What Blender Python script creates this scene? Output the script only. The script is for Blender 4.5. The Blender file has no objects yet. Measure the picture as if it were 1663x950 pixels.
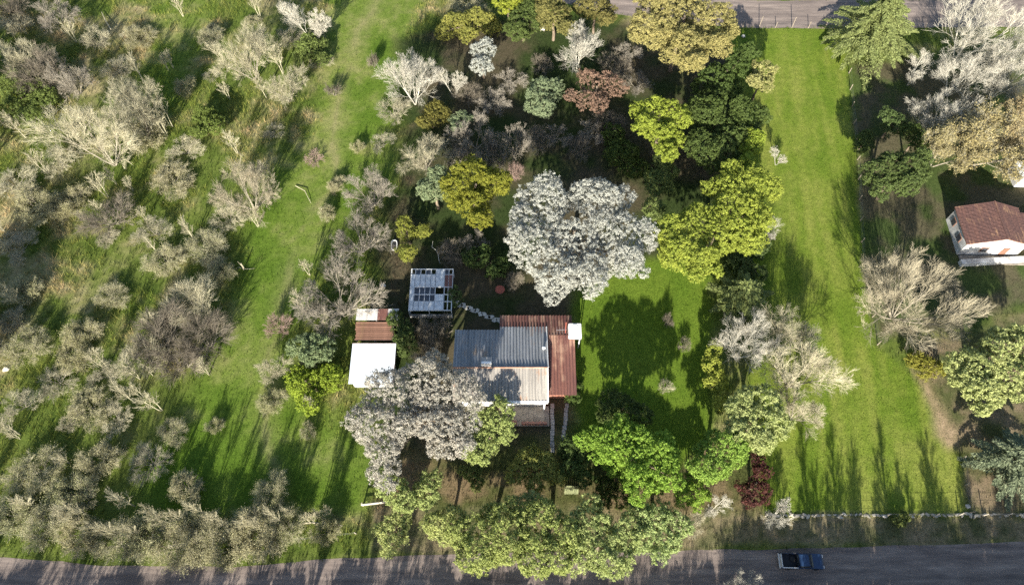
import bpy, math
import numpy as np
from mathutils import Vector, Matrix

R = math.radians
scene = bpy.context.scene
COL = scene.collection
rng = np.random.default_rng(7)

# ------------------------------------------------------------------ camera
CAM_H, TILT, FPX, PW, PH = 90.0, R(28), 1150.0, 1663.0, 950.0
cd = bpy.data.cameras.new('camera'); cam = bpy.data.objects.new('camera', cd); COL.objects.link(cam)
cam.location = (0, 0, CAM_H); cam.rotation_euler = (TILT, 0, 0)
cd.sensor_width = 36.0; cd.lens = 36.0 * FPX / PW; cd.clip_end = 3000.0
scene.camera = cam
CT, ST = math.cos(TILT), math.sin(TILT)

# ------------------------------------------------------------------ sky, sun, exposure
SUN_EL, SHADOW_AZ = R(21.5), R(9.5)          # shadows fall toward +Y, a little toward +X
sun_from = Vector((-math.sin(SHADOW_AZ) * math.cos(SUN_EL), -math.cos(SHADOW_AZ) * math.cos(SUN_EL), math.sin(SUN_EL)))
world = bpy.data.worlds.new('World'); scene.world = world; world.use_nodes = True
wn = world.node_tree
sky = wn.nodes.new('ShaderNodeTexSky'); sky.sky_type = 'NISHITA'; sky.sun_disc = False
sky.sun_elevation = SUN_EL; sky.sun_rotation = math.atan2(sun_from.x, sun_from.y)
wn.links.new(sky.outputs[0], wn.nodes['Background'].inputs[0])
wn.nodes['Background'].inputs[1].default_value = 0.084
sl = bpy.data.lights.new('sun', 'SUN'); sl.energy = 5.0; sl.angle = R(0.53); sl.color = (1.0, 0.95, 0.85)
so = bpy.data.objects.new('sun', sl); COL.objects.link(so)
so.rotation_euler = (-sun_from).to_track_quat('-Z', 'Y').to_euler(); so.location = sun_from * 150
vs = scene.view_settings
vs.view_transform = 'Standard'; vs.look = 'None'; vs.gamma = 1.0; vs.use_curve_mapping = False
vs.exposure = 1.62
scene.render.engine = 'CYCLES'
cy = scene.cycles
cy.max_bounces = 5; cy.diffuse_bounces = 3; cy.glossy_bounces = 2; cy.transmission_bounces = 3; cy.transparent_max_bounces = 4
cy.use_denoising = False
cy.caustics_reflective = False; cy.caustics_refractive = False

# ------------------------------------------------------------------ pixel -> ground helpers
def at(u, v, h=0.0):
    a = np.asarray(u, float) - PW / 2; b = PH / 2 - np.asarray(v, float)
    y = b * CT + FPX * ST; z = b * ST - FPX * CT
    s = (h - CAM_H) / z
    return a * s, y * s
def ppm(x, y, z):                              # photo pixels per metre at a point
    return FPX / (y * ST - (z - CAM_H) * CT)
def P(u, v, h=0.0):
    x, y = at(u, v, h); return Vector((float(x), float(y), h))

# ------------------------------------------------------------------ mesh helpers
def mesh_np(name, V, F, mat=None, smooth=False, col=None, parent=None, loc=None, link=True):
    """V (n,3); F int array (m,3|4) or list of such arrays"""
    Fs = F if isinstance(F, list) else [F]
    Fs = [f for f in Fs if len(f)]
    me = bpy.data.meshes.new(name)
    V = np.asarray(V, np.float32)
    me.vertices.add(len(V)); me.vertices.foreach_set('co', V.ravel())
    tot = np.concatenate([np.full(len(f), f.shape[1], np.int32) for f in Fs])
    li = np.concatenate([f.ravel() for f in Fs]).astype(np.int32)
    me.loops.add(len(li)); me.loops.foreach_set('vertex_index', li)
    me.polygons.add(len(tot))
    st = np.concatenate([[0], np.cumsum(tot)[:-1]]).astype(np.int32)
    me.polygons.foreach_set('loop_start', st)
    try: me.polygons.foreach_set('loop_total', tot)
    except Exception: pass
    if smooth: me.polygons.foreach_set('use_smooth', np.ones(len(tot), bool))
    if col is not None:
        a = me.color_attributes.new('Col', 'FLOAT_COLOR', 'POINT')
        c = np.ones((len(V), 4), np.float32); c[:, :3] = col
        a.data.foreach_set('color', c.ravel())
    me.update(calc_edges=True); me.validate()
    if mat: me.materials.append(mat)
    if not link: return me
    return ob(name, me, parent, loc)

def ob(name, me, parent=None, loc=None, rot=None, scale=None):
    o = bpy.data.objects.new(name, me); COL.objects.link(o)
    if parent is not None: o.parent = parent
    if loc is not None: o.location = loc
    if rot is not None: o.rotation_euler = rot
    if scale is not None: o.scale = scale
    return o

def tag(o, label=None, cat=None, group=None, kind=None):
    if label: o['label'] = label
    if cat: o['category'] = cat
    if group: o['group'] = group
    if kind: o['kind'] = kind
    return o

def thing(name, label, cat, loc=(0, 0, 0), rz=0.0, group=None):
    o = ob(name, None, loc=loc, rot=(0, 0, rz)); o.empty_display_size = .3
    return tag(o, label, cat, group)

class MB:
    """collects shapes into one mesh"""
    def __init__(s): s.v = []; s.f = []
    def add(s, vs, fs):
        n = len(s.v); s.v += [tuple(p) for p in vs]; s.f += [tuple(i + n for i in f) for f in fs]; return s
    def box(s, c, d, rz=0, M=None, taper=(1, 1)):
        hx, hy, hz = d[0] / 2, d[1] / 2, d[2] / 2
        vs = []
        for z, tx, ty in ((-hz, 1, 1), (hz, taper[0], taper[1])):
            for x, y in ((-hx, -hy), (hx, -hy), (hx, hy), (-hx, hy)):
                p = Vector((x * tx, y * ty, z))
                if rz: p.rotate(Matrix.Rotation(rz, 3, 'Z'))
                p = p + Vector(c)
                vs.append(M @ p if M else p)
        return s.add(vs, [(3, 2, 1, 0), (4, 5, 6, 7), (0, 1, 5, 4), (1, 2, 6, 5), (2, 3, 7, 6), (3, 0, 4, 7)])
    def bar(s, a, b, r, r2=None, n=6):
        a, b = Vector(a), Vector(b); d = (b - a).normalized(); r2 = r if r2 is None else r2
        t = d.orthogonal().normalized(); q = d.cross(t); vs = []
        for p, rr in ((a, r), (b, r2)):
            for i in range(n):
                w = 2 * math.pi * i / n; vs.append(p + (t * math.cos(w) + q * math.sin(w)) * rr)
        fs = [(i, (i + 1) % n, n + (i + 1) % n, n + i) for i in range(n)]
        fs += [tuple(range(n))[::-1], tuple(range(n, 2 * n))]
        return s.add(vs, fs)
    def path(s, pts, r, n=6):
        for k in range(len(pts) - 1):
            t0, t1 = k / (len(pts) - 1), (k + 1) / (len(pts) - 1)
            ra = r[0] + (r[1] - r[0]) * t0; rb = r[0] + (r[1] - r[0]) * t1
            s.bar(pts[k], pts[k + 1], ra, rb, n)
        return s
    def prism(s, poly, z0, z1):
        n = len(poly)
        vs = [(x, y, z0) for x, y in poly] + [(x, y, z1) for x, y in poly]
        return s.add(vs, [tuple(range(n))[::-1], tuple(range(n, 2 * n))] + [(i, (i + 1) % n, n + (i + 1) % n, n + i) for i in range(n)])
    def extrude_y(s, prof, y0, y1):               # profile in (x,z)
        n = len(prof)
        vs = [(x, y0, z) for x, z in prof] + [(x, y1, z) for x, z in prof]
        return s.add(vs, [tuple(range(n)), tuple(range(n, 2 * n))[::-1]] + [(i, n + i, n + (i + 1) % n, (i + 1) % n) for i in range(n)])
    def lathe(s, prof, c, n=20):
        vs = []; fs = []
        for r, z in prof:
            for i in range(n):
                w = 2 * math.pi * i / n; vs.append((c[0] + r * math.cos(w), c[1] + r * math.sin(w), c[2] + z))
        for k in range(len(prof) - 1):
            for i in range(n):
                j = (i + 1) % n; fs.append((k * n + i, k * n + j, (k + 1) * n + j, (k + 1) * n + i))
        fs.append(tuple(range(n))[::-1]); fs.append(tuple((len(prof) - 1) * n + i for i in range(n)))
        return s.add(vs, fs)
    def mesh(s, name, mat, bevel=0):
        import bmesh
        me = bpy.data.meshes.new(name); me.from_pydata(s.v, [], s.f)
        bm = bmesh.new(); bm.from_mesh(me)
        bmesh.ops.recalc_face_normals(bm, faces=bm.faces)
        if bevel: bmesh.ops.bevel(bm, geom=list(bm.edges), offset=bevel, segments=2, affect='EDGES', clamp_overlap=True)
        bm.to_mesh(me); bm.free(); me.materials.append(mat); return me
    def build(s, name, mat, parent=None, bevel=0, loc=None):
        return ob(name, s.mesh(name, mat, bevel), parent, loc)

# ------------------------------------------------------------------ materials
def nodes(m):
    m.use_nodes = True; nt = m.node_tree; return nt, nt.nodes, nt.links, nt.nodes['Principled BSDF']
def ramp(N, pts):
    r = N.new('ShaderNodeValToRGB'); e = r.color_ramp.elements
    while len(e) < len(pts): e.new(0.5)
    for k, (p, c) in enumerate(pts): e[k].position = p; e[k].color = (*c, 1)
    return r
def math_n(N, op, a=None, b=None):
    m = N.new('ShaderNodeMath'); m.operation = op
    if a is not None: m.inputs[0].default_value = a
    if b is not None: m.inputs[1].default_value = b
    return m
def noise_n(N, L, scale, detail=4, rough=.6, coord='Object', stretch=None):
    tc = N.new('ShaderNodeTexCoord'); n = N.new('ShaderNodeTexNoise')
    n.inputs['Scale'].default_value = scale; n.inputs['Detail'].default_value = detail; n.inputs['Roughness'].default_value = rough
    src = tc.outputs[coord]
    if stretch:
        mp = N.new('ShaderNodeMapping'); mp.inputs['Scale'].default_value = stretch; L.new(src, mp.inputs[0]); src = mp.outputs[0]
    L.new(src, n.inputs['Vector']); return n
def mixc(N, L, fac, a, b, mode='MIX'):
    m = N.new('ShaderNodeMix'); m.data_type = 'RGBA'; m.blend_type = mode
    for i, x in ((0, fac), (6, a), (7, b)):
        if hasattr(x, 'is_linked') or hasattr(x, 'links'): L.new(x, m.inputs[i])
        elif i == 0: m.inputs[0].default_value = x
        else: m.inputs[i].default_value = (*x, 1)
    return m.outputs[2]

def mat_plain(name, c, var=.25, scale=3.0, rough=.7, metal=0.0, bump=0.0, c2=None, stretch=None, rnd=0.0, spec=.3):
    m = bpy.data.materials.new(name); nt, N, L, b = nodes(m)
    n = noise_n(N, L, scale, 5, .65, stretch=stretch)
    d = c2 or tuple(x * (1 - var) for x in c)
    r = ramp(N, [(.32, d), (.68, tuple(min(1, x * (1 + var * .5)) for x in c))]); L.new(n.outputs[0], r.inputs[0])
    out = r.outputs[0]
    if rnd:
        oi = N.new('ShaderNodeObjectInfo'); mr = N.new('ShaderNodeMapRange'); mr.inputs[3].default_value = 1 - rnd; mr.inputs[4].default_value = 1 + rnd
        L.new(oi.outputs['Random'], mr.inputs[0])
        out = mixc(N, L, 1.0, out, mr.outputs[0], 'MULTIPLY')
    L.new(out, b.inputs['Base Color'])
    b.inputs['Roughness'].default_value = rough; b.inputs['Metallic'].default_value = metal
    b.inputs['Specular IOR Level'].default_value = spec
    if bump:
        bp = N.new('ShaderNodeBump'); bp.inputs['Strength'].default_value = bump; bp.inputs['Distance'].default_value = .05
        L.new(n.outputs[0], bp.inputs['Height']); L.new(bp.outputs[0], b.inputs['Normal'])
    return m

def mat_leaf(name, c, c2, rnd=.12, trans=.3, scale=.9):
    """leaf colours c..c2 vary over the crown; some light passes through"""
    m = bpy.data.materials.new(name); nt, N, L, b = nodes(m)
    n = noise_n(N, L, scale, 3, .6)
    wn_ = N.new('ShaderNodeTexWhiteNoise'); ge = N.new('ShaderNodeNewGeometry')
    L.new(ge.outputs['Random Per Island'], wn_.inputs['W'] if 'W' in wn_.inputs else wn_.inputs[0]); wn_.noise_dimensions = '1D'
    ad = math_n(N, 'MULTIPLY_ADD'); L.new(wn_.outputs['Value'], ad.inputs[0]); ad.inputs[1].default_value = .5
    sb = math_n(N, 'SUBTRACT', None, .25); L.new(n.outputs[0], sb.inputs[0]); L.new(sb.outputs[0], ad.inputs[2])
    r = ramp(N, [(.25, c2), (.72, c)]); L.new(ad.outputs[0], r.inputs[0])
    oi = N.new('ShaderNodeObjectInfo'); mr = N.new('ShaderNodeMapRange'); mr.inputs[3].default_value = 1 - rnd; mr.inputs[4].default_value = 1 + rnd
    L.new(oi.outputs['Random'], mr.inputs[0])
    hs_ = N.new('ShaderNodeHueSaturation'); w2 = N.new('ShaderNodeTexWhiteNoise'); w2.noise_dimensions = '1D'; L.new(oi.outputs['Random'], w2.inputs['W'])
    mh = N.new('ShaderNodeMapRange'); mh.inputs[3].default_value = .484; mh.inputs[4].default_value = .512; L.new(w2.outputs['Value'], mh.inputs[0]); L.new(mh.outputs[0], hs_.inputs['Hue'])
    ms_ = N.new('ShaderNodeMapRange'); ms_.inputs[3].default_value = 1.08; ms_.inputs[4].default_value = .94; L.new(oi.outputs['Random'], ms_.inputs[0]); L.new(ms_.outputs[0], hs_.inputs['Saturation'])
    L.new(r.outputs[0], hs_.inputs['Color'])
    colr = mixc(N, L, 1.0, hs_.outputs[0], mr.outputs[0], 'MULTIPLY')
    L.new(colr, b.inputs['Base Color']); b.inputs['Roughness'].default_value = .65; b.inputs['Specular IOR Level'].default_value = .15
    t = N.new('ShaderNodeBsdfTranslucent'); L.new(colr, t.inputs[0])
    mx = N.new('ShaderNodeMixShader'); mx.inputs[0].default_value = trans * 1.25
    L.new(b.outputs[0], mx.inputs[1]); L.new(t.outputs[0], mx.inputs[2]); L.new(mx.outputs[0], N['Material Output'].inputs[0])
    return m

M = {}
M['bark'] = mat_plain('bark', (.17, .13, .09), .4, 4, .9, bump=.4, stretch=(1, 1, .25), rnd=.2)
M['bark_dark'] = mat_plain('bark_dark', (.085, .065, .048), .4, 4, .9, bump=.4, stretch=(1, 1, .25))
M['twig_pale'] = mat_plain('twig_pale', (.41, .375, .25), .3, 1.2, .9, rnd=.15)
M['twig_cream'] = mat_plain('twig_cream', (.43, .39, .26), .3, 1.2, .9, rnd=.15)
M['limb_grey'] = mat_plain('limb_grey', (.25, .22, .165), .35, 2, .9, rnd=.2)
M['twig_tan'] = mat_plain('twig_tan', (.37, .325, .225), .3, 1.2, .9, rnd=.1)
M['twig_grey'] = mat_plain('twig_grey', (.30, .265, .21), .3, 1.2, .9, rnd=.15)
M['twig_white'] = mat_plain('twig_white', (.47, .44, .36), .25, 1.2, .9, rnd=.1)
M['twig_brown'] = mat_plain('twig_brown', (.20, .17, .125), .35, 1.2, .9, rnd=.15)
M['twig_pink'] = mat_plain('twig_pink', (.33, .23, .19), .3, 1.2, .9, rnd=.1)
M['lf_silver'] = mat_leaf('lf_silver', (0.43, 0.43, 0.37), (0.25, 0.26, 0.22), .03, .15)
M['lf_cream'] = mat_leaf('lf_cream', (.43, .405, .33), (.23, .23, .19), .03, .15)
M['lf_bright'] = mat_leaf('lf_bright', (0.33, 0.385, 0.068), (0.16, 0.215, 0.036), .06, .3)
M['lf_lime'] = mat_leaf('lf_lime', (0.29, 0.39, 0.075), (0.15, 0.235, 0.04), .08, .3)
M['lf_pale'] = mat_leaf('lf_pale', (0.38, 0.425, 0.155), (0.205, 0.26, 0.08), .08, .3)
M['lf_yellow'] = mat_leaf('lf_yellow', (0.37, 0.34, 0.135), (0.2, 0.2, 0.07), .06, .25)
M['lf_olive'] = mat_leaf('lf_olive', (.20, .18, .05), (.10, .10, .03), .1, .25)
M['lf_gold'] = mat_leaf('lf_gold', (0.3, 0.29, 0.06), (0.15, 0.17, 0.035), .1, .3)
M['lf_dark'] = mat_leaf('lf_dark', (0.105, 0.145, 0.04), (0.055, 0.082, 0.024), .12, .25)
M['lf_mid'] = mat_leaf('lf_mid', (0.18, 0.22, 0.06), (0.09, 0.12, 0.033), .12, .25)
M['lf_brown'] = mat_leaf('lf_brown', (0.25, 0.17, 0.105), (0.14, 0.095, 0.06), .05, .2)
M['lf_tan'] = mat_leaf('lf_tan', (.34, .28, .14), (.20, .165, .08), .05, .2)
M['lf_red'] = mat_leaf('lf_red', (.10, .035, .03), (.045, .018, .02), .05, .2)
M['lf_blue'] = mat_leaf('lf_blue', (0.25, 0.29, 0.15), (0.13, 0.17, 0.085), .05, .25)
M['lf_scrub'] = mat_leaf('lf_scrub', (0.36, 0.34, 0.18), (0.21, 0.21, 0.1), .12, .25)
M['lf_needle'] = mat_leaf('lf_needle', (0.25, 0.285, 0.11), (0.13, 0.165, 0.055), .03, .2)
M['lf_needle_blue'] = mat_leaf('lf_needle_blue', (.22, .25, .15), (.11, .14, .08), .03, .2)

# ------------------------------------------------------------------ noise and ground cover
def vnoise(x, y, s, seed):
    r = np.random.default_rng(seed); G = r.random((128, 128))
    x = np.asarray(x) / s + 300.3; y = np.asarray(y) / s + 300.7
    i = np.floor(x).astype(int); j = np.floor(y).astype(int); fx = x - i; fy = y - j
    fx = fx * fx * (3 - 2 * fx); fy = fy * fy * (3 - 2 * fy)
    g = lambda a, b: G[a % 128, b % 128]
    return (g(i, j) * (1 - fx) + g(i + 1, j) * fx) * (1 - fy) + (g(i, j + 1) * (1 - fx) + g(i + 1, j + 1) * fx) * fy
def fbm(x, y, s, seed, o=4):
    t = 0; a = .5; n = 0
    for k in range(o): t = t + a * vnoise(x, y, s / 2 ** k, seed + k); n += a; a *= .55
    return t / n
def poly_w(pts):
    return [tuple(float(q) for q in at(u, v)) for u, v in pts]
def sdf(x, y, poly):
    """signed distance, positive inside"""
    d = np.full(x.shape, 1e9); ins = np.zeros(x.shape, bool); n = len(poly)
    for k in range(n):
        ax, ay = poly[k]; bx, by = poly[(k + 1) % n]
        ex, ey = bx - ax, by - ay; L2 = ex * ex + ey * ey + 1e-9
        t = np.clip(((x - ax) * ex + (y - ay) * ey) / L2, 0, 1)
        d = np.minimum(d, np.hypot(x - ax - t * ex, y - ay - t * ey))
        c = ((ay > y) != (by > y)) & (x < (bx - ax) * (y - ay) / (by - ay + 1e-12) + ax); ins ^= c
    return np.where(ins, d, -d)
def sstep(a, b, t):
    t = np.clip((t - a) / (b - a), 0, 1); return t * t * (3 - 2 * t)

LAWN = poly_w([(1180, 48), (1372, 48), (1378, 130), (1390, 260), (1398, 420), (1420, 560), (1488, 620), (1530, 690), (1562, 745), (1576, 834), (1245, 836), (1215, 700), (1215, 560), (1200, 300)])
YARD = poly_w([(935, 470), (1060, 425), (1150, 430), (1160, 560), (1150, 720), (1080, 770), (940, 720), (925, 600)])
LANE = poly_w([(530, -20), (690, -20), (650, 150), (640, 260), (590, 330), (540, 400), (490, 440), (475, 560), (490, 640), (600, 720), (606, 838), (250, 850), (235, 790), (300, 640), (365, 570), (385, 470), (400, 380), (440, 280), (495, 240), (525, 150)])
LANE2 = poly_w([(250, -20), (360, -20), (300, 180), (250, 200), (230, 120)])
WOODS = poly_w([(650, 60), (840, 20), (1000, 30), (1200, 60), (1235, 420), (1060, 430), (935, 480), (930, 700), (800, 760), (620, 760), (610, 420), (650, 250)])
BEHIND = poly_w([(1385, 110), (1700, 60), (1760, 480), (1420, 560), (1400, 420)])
SIDE = poly_w([(1490, 560), (1760, 480), (1760, 834), (1575, 834), (1530, 720)])
VERGE = poly_w([(600, 820), (1240, 838), (1800, 838), (1800, 885), (600, 905)])
FRONT = poly_w([(610, 800), (640, 740), (1240, 720), (1250, 838), (610, 838)])
BARE = poly_w([(1480, 600), (1496, 630), (1512, 670), (1520, 705), (1538, 728), (1556, 725), (1552, 700), (1528, 665), (1508, 625)])
def near_line(x, y, line):
    d = np.full(np.shape(x), 1e9)
    for k in range(len(line) - 1):
        ax, ay = line[k]; bx, by = line[k + 1]; ex, ey = bx - ax, by - ay
        t = np.clip(((x - ax) * ex + (y - ay) * ey) / (ex * ex + ey * ey), 0, 1)
        d = np.minimum(d, np.hypot(x - ax - t * ex, y - ay - t * ey))
    return d
TRACK = np.array(poly_w([(630, -30), (580, 50), (556, 120), (549, 200), (540, 300), (470, 420), (440, 560), (430, 700), (470, 830), (600, 860)]))
def shade(x, y):
    """ground-cover colour (base colour, with tree shade painted in at WOODS and BEHIND) and grass height"""
    x = np.asarray(x, float); y = np.asarray(y, float)
    wx = x + 3.0 * (fbm(x, y, 6, 50) - .5); wy = y + 3.0 * (fbm(x, y, 6, 60) - .5)
    n1 = fbm(x, y, 14, 1, 5); n2 = fbm(x, y, 3.2, 11, 4); n3 = fbm(x, y, .9, 21, 3)
    mx = lambda a, b, t: a + (b - a) * np.clip(t, 0, 1)[..., None]
    A = lambda *c: np.array(c, float)
    gr = mx(A(.055, .090, .014), A(.125, .155, .034), n2 * 1.2 - .1)
    dry = mx(A(.165, .145, .07), A(.30, .265, .145), n3 * 1.6 - .3)
    c = mx(gr, dry, sstep(.47, .72, .55 * n1 + .45 * n2 + .10 * (n3 - .5)))
    h = .25 + .35 * n1 + 0 * x
    def over(poly, col, hh, soft=1.2, edge=0.0, k=1.0, warp=1.0):
        nonlocal c, h
        w = sstep(-soft, soft, sdf(x + (wx - x) * warp, y + (wy - y) * warp, poly) + edge) * k
        c = mx(c, col, w); h = h + (hh - h) * w
    lane = mx(A(.066, .118, .012), A(.135, .180, .034), sstep(.3, .72, .6 * n1 + .4 * n2))
    lane = mx(lane, A(.23, .21, .10), sstep(.46, .72, .4 * n1 + .35 * n2 + .25 * n3) * .6)
    over(LANE, lane, .14, 2.2); over(LANE2, lane, .2, 2.5, 0, .7)
    wood = mx(A(.028, .044, .012), A(.070, .060, .036), sstep(.38, .62, .5 * n1 + .5 * n2))  # grass and litter tones, darkened to paint in the grove's shade
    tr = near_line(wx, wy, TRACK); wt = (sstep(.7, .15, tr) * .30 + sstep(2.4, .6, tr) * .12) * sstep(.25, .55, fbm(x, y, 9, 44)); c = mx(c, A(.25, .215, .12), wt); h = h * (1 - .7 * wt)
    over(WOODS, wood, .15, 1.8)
    over(BEHIND, mx(A(.048, .072, .02), A(.085, .078, .045), sstep(.35, .6, n2)), .1, 1.5)  # dark green stands in for tree shade over the cottage plot
    over(SIDE, mx(A(.07, .08, .03), A(.17, .135, .085), sstep(.35, .6, n2)), .12, 1.2)
    over(FRONT, mx(A(.06, .07, .022), A(.15, .115, .065), sstep(.3, .6, n2)), .22, 1.5)
    over(VERGE, mx(A(.075, .085, .035), A(.20, .165, .10), sstep(.3, .7, .5 * n2 + .5 * n3)), .2, .7)
    yard = mx(A(.064, .120, .010), A(.110, .160, .019), n2)
    over(YARD, yard, .09, 1.0)
    n4 = fbm(x * 3.0 - y * .35, y * .30, 3.5, 31, 4)
    law = mx(A(.078, .132, .012), A(.138, .185, .025), sstep(.25, .75, .35 * n1 + .25 * n2 + .4 * n4))
    law = mx(law, A(.18, .20, .045), sstep(.44, .72, .5 * n1 + .3 * n4 + .2 * n3) * .8)
    over(LAWN, law, .08, .45, warp=.35)
    over(BARE, mx(A(.22, .165, .10), A(.30, .235, .15), n3), .03, 1.0, warp=.5)
    return c, h

# roads in world metres (centre line, half width)
ROAD_LO = [(-400, 4), (-120, 10.5), (-66, 8.2), (-50, 7.0), (-32, 6.9), (-18, 7.9), (0, 8.4), (20, 8.6), (62, 9.6), (120, 11), (400, 16)]
ROAD_HI = [(-400, 330), (-120, 200), (-20, 130), (8, 113), (22, 108.2), (41, 105.4), (65, 105.2), (95, 105.5), (160, 106), (400, 112)]
def densify(pts, n=10):
    out = []
    for k in range(len(pts) - 1):
        p0 = pts[max(k - 1, 0)]; p1 = pts[k]; p2 = pts[k + 1]; p3 = pts[min(k + 2, len(pts) - 1)]
        for i in range(n):
            t = i / n
            out.append(tuple(.5 * ((2 * p1[j]) + (-p0[j] + p2[j]) * t + (2 * p0[j] - 5 * p1[j] + 4 * p2[j] - p3[j]) * t * t + (-p0[j] + 3 * p1[j] - 3 * p2[j] + p3[j]) * t ** 3) for j in (0, 1)))
    out.append(pts[-1]); return out
LO = np.array(densify(ROAD_LO)); HI = np.array(densify(ROAD_HI))
HW_LO, HW_HI = 4.0, 3.6

# ------------------------------------------------------------------ ground
def mat_ground():
    m = bpy.data.materials.new('ground'); nt, N, L, b = nodes(m)
    a = N.new('ShaderNodeVertexColor'); a.layer_name = 'Col'
    n = noise_n(N, L, 5.5, 6, .72); r = ramp(N, [(.28, (.42, .42, .42)), (.72, (1.5, 1.45, 1.35))]); L.new(n.outputs[0], r.inputs[0])
    nb_ = noise_n(N, L, 1.3, 5, .7); rb_ = ramp(N, [(.3, (.72, .76, .7)), (.7, (1.28, 1.22, 1.3))]); L.new(nb_.outputs[0], rb_.inputs[0])
    c = mixc(N, L, 1.0, mixc(N, L, 1.0, a.outputs[0], r.outputs[0], 'MULTIPLY'), rb_.outputs[0], 'MULTIPLY')
    L.new(c, b.inputs['Base Color']); b.inputs['Roughness'].default_value = .95; b.inputs['Specular IOR Level'].default_value = .1
    bp = N.new('ShaderNodeBump'); bp.inputs['Strength'].default_value = .6; bp.inputs['Distance'].default_value = .09
    L.new(n.outputs[0], bp.inputs['Height']); L.new(bp.outputs[0], b.inputs['Normal']); return m
def mat_grass():
    m = bpy.data.materials.new('grass'); nt, N, L, b = nodes(m)
    a = N.new('ShaderNodeVertexColor'); a.layer_name = 'Col'
    L.new(a.outputs[0], b.inputs['Base Color']); b.inputs['Roughness'].default_value = .8; b.inputs['Specular IOR Level'].default_value = .1
    t = N.new('ShaderNodeBsdfTranslucent'); L.new(a.outputs[0], t.inputs[0])
    mx = N.new('ShaderNodeMixShader'); mx.inputs[0].default_value = .3
    L.new(b.outputs[0], mx.inputs[1]); L.new(t.outputs[0], mx.inputs[2]); L.new(mx.outputs[0], N['Material Output'].inputs[0]); return m
M['ground'] = mat_ground(); M['grass'] = mat_grass()
gx = np.concatenate([[-900, -400, -200], np.arange(-116, 116.1, .62), [200, 400, 900]])
gy = np.concatenate([[-700, -300, -100], np.arange(-24, 130.1, .62), [200, 400, 1000]])
GX, GY = np.meshgrid(gx, gy); V = np.stack([GX.ravel(), GY.ravel(), 0 * GX.ravel()], 1)
nx, ny = len(gx), len(gy)
I = (np.arange(ny - 1)[:, None] * nx + np.arange(nx - 1)[None, :]).ravel()
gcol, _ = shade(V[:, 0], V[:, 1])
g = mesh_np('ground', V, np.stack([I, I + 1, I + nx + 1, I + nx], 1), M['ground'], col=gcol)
tag(g, 'grassy open ground of the plots', kind='structure')

def mat_road():
    m = bpy.data.materials.new('dirt_road'); nt, N, L, b = nodes(m)
    n = noise_n(N, L, .9, 6, .7, stretch=(.14, 1, 1)); n2 = noise_n(N, L, 9, 4, .7)
    r = ramp(N, [(.30, (.095, .075, .066)), (.5, (.185, .145, .122)), (.70, (.31, .245, .20))]); L.new(n.outputs[0], r.inputs[0])
    r2 = ramp(N, [(.3, (.75, .75, .75)), (.7, (1.15, 1.15, 1.15))]); L.new(n2.outputs[0], r2.inputs[0])
    L.new(mixc(N, L, 1.0, r.outputs[0], r2.outputs[0], 'MULTIPLY'), b.inputs['Base Color']); b.inputs['Roughness'].default_value = .95
    bp = N.new('ShaderNodeBump'); bp.inputs['Strength'].default_value = .5; bp.inputs['Distance'].default_value = .06
    L.new(n2.outputs[0], bp.inputs['Height']); L.new(bp.outputs[0], b.inputs['Normal']); return m
M['road'] = mat_road()
def ribbon(name, line, hw, z, mat, wob=.35, label=None):
    line = np.array(line); d = np.gradient(line, axis=0); d /= np.linalg.norm(d, axis=1)[:, None]
    nrm = np.stack([-d[:, 1], d[:, 0]], 1); s = np.cumsum(np.r_[0, np.linalg.norm(np.diff(line, axis=0), axis=1)])
    tt = np.arange(0, s[-1], 1.0); cx = np.interp(tt, s, line[:, 0]); cyy = np.interp(tt, s, line[:, 1])
    nx_ = np.interp(tt, s, nrm[:, 0]); ny_ = np.interp(tt, s, nrm[:, 1])
    w1 = hw + wob * 2 * (fbm(tt, tt * 0, 4, 71) - .5); w2 = hw + wob * 2 * (fbm(tt, tt * 0 + 9, 4, 72) - .5)
    n = len(tt); V = np.zeros((2 * n, 3))
    V[:n, 0] = cx + nx_ * w1; V[:n, 1] = cyy + ny_ * w1; V[n:, 0] = cx - nx_ * w2; V[n:, 1] = cyy - ny_ * w2; V[:, 2] = z
    k = np.arange(n - 1)
    return tag(mesh_np(name, V, np.stack([k + n, k + n + 1, k + 1, k], 1), mat), label, kind='structure')
ribbon('road', LO, HW_LO, .006, M['road'], .3, 'dirt road along the front hedges')
ribbon('road', HI, HW_HI, .006, M['road'], .25, 'dirt road behind the long lawn')

# ------------------------------------------------------------------ grass blades (stuff)
def grass(name, n, box, keep, blades, hmul, wid, label, lean=.35, seed=1, tone=(1, 1, 1)):
    r = np.random.default_rng(seed)
    x = r.uniform(box[0], box[1], n); y = r.uniform(box[2], box[3], n)
    k = keep(x, y) & (near_line(x, y, LO) > HW_LO - .1) & (near_line(x, y, HI) > HW_HI - .1)
    x, y = x[k], y[k]; n = len(x)
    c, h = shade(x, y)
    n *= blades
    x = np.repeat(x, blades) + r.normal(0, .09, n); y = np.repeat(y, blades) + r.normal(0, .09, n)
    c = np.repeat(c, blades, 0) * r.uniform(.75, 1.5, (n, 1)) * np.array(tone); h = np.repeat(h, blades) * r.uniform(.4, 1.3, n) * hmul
    a = r.uniform(0, 2 * math.pi, n); w = wid * r.uniform(.6, 1.4, n)
    dx, dy = np.cos(a) * w, np.sin(a) * w; b = r.uniform(0, 2 * math.pi, n); l = h * r.uniform(0, 2 * lean, n)
    V = np.zeros((n, 3, 3)); V[:, 0] = np.stack([x - dx, y - dy, 0 * x], 1); V[:, 1] = np.stack([x + dx, y + dy, 0 * x], 1)
    V[:, 2] = np.stack([x + np.cos(b) * l, y + np.sin(b) * l, h], 1)
    return tag(mesh_np(name, V.reshape(-1, 3), np.arange(3 * n).reshape(-1, 3), M['grass'], col=np.repeat(c, 3, 0)), label, 'grass', kind='stuff')
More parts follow.
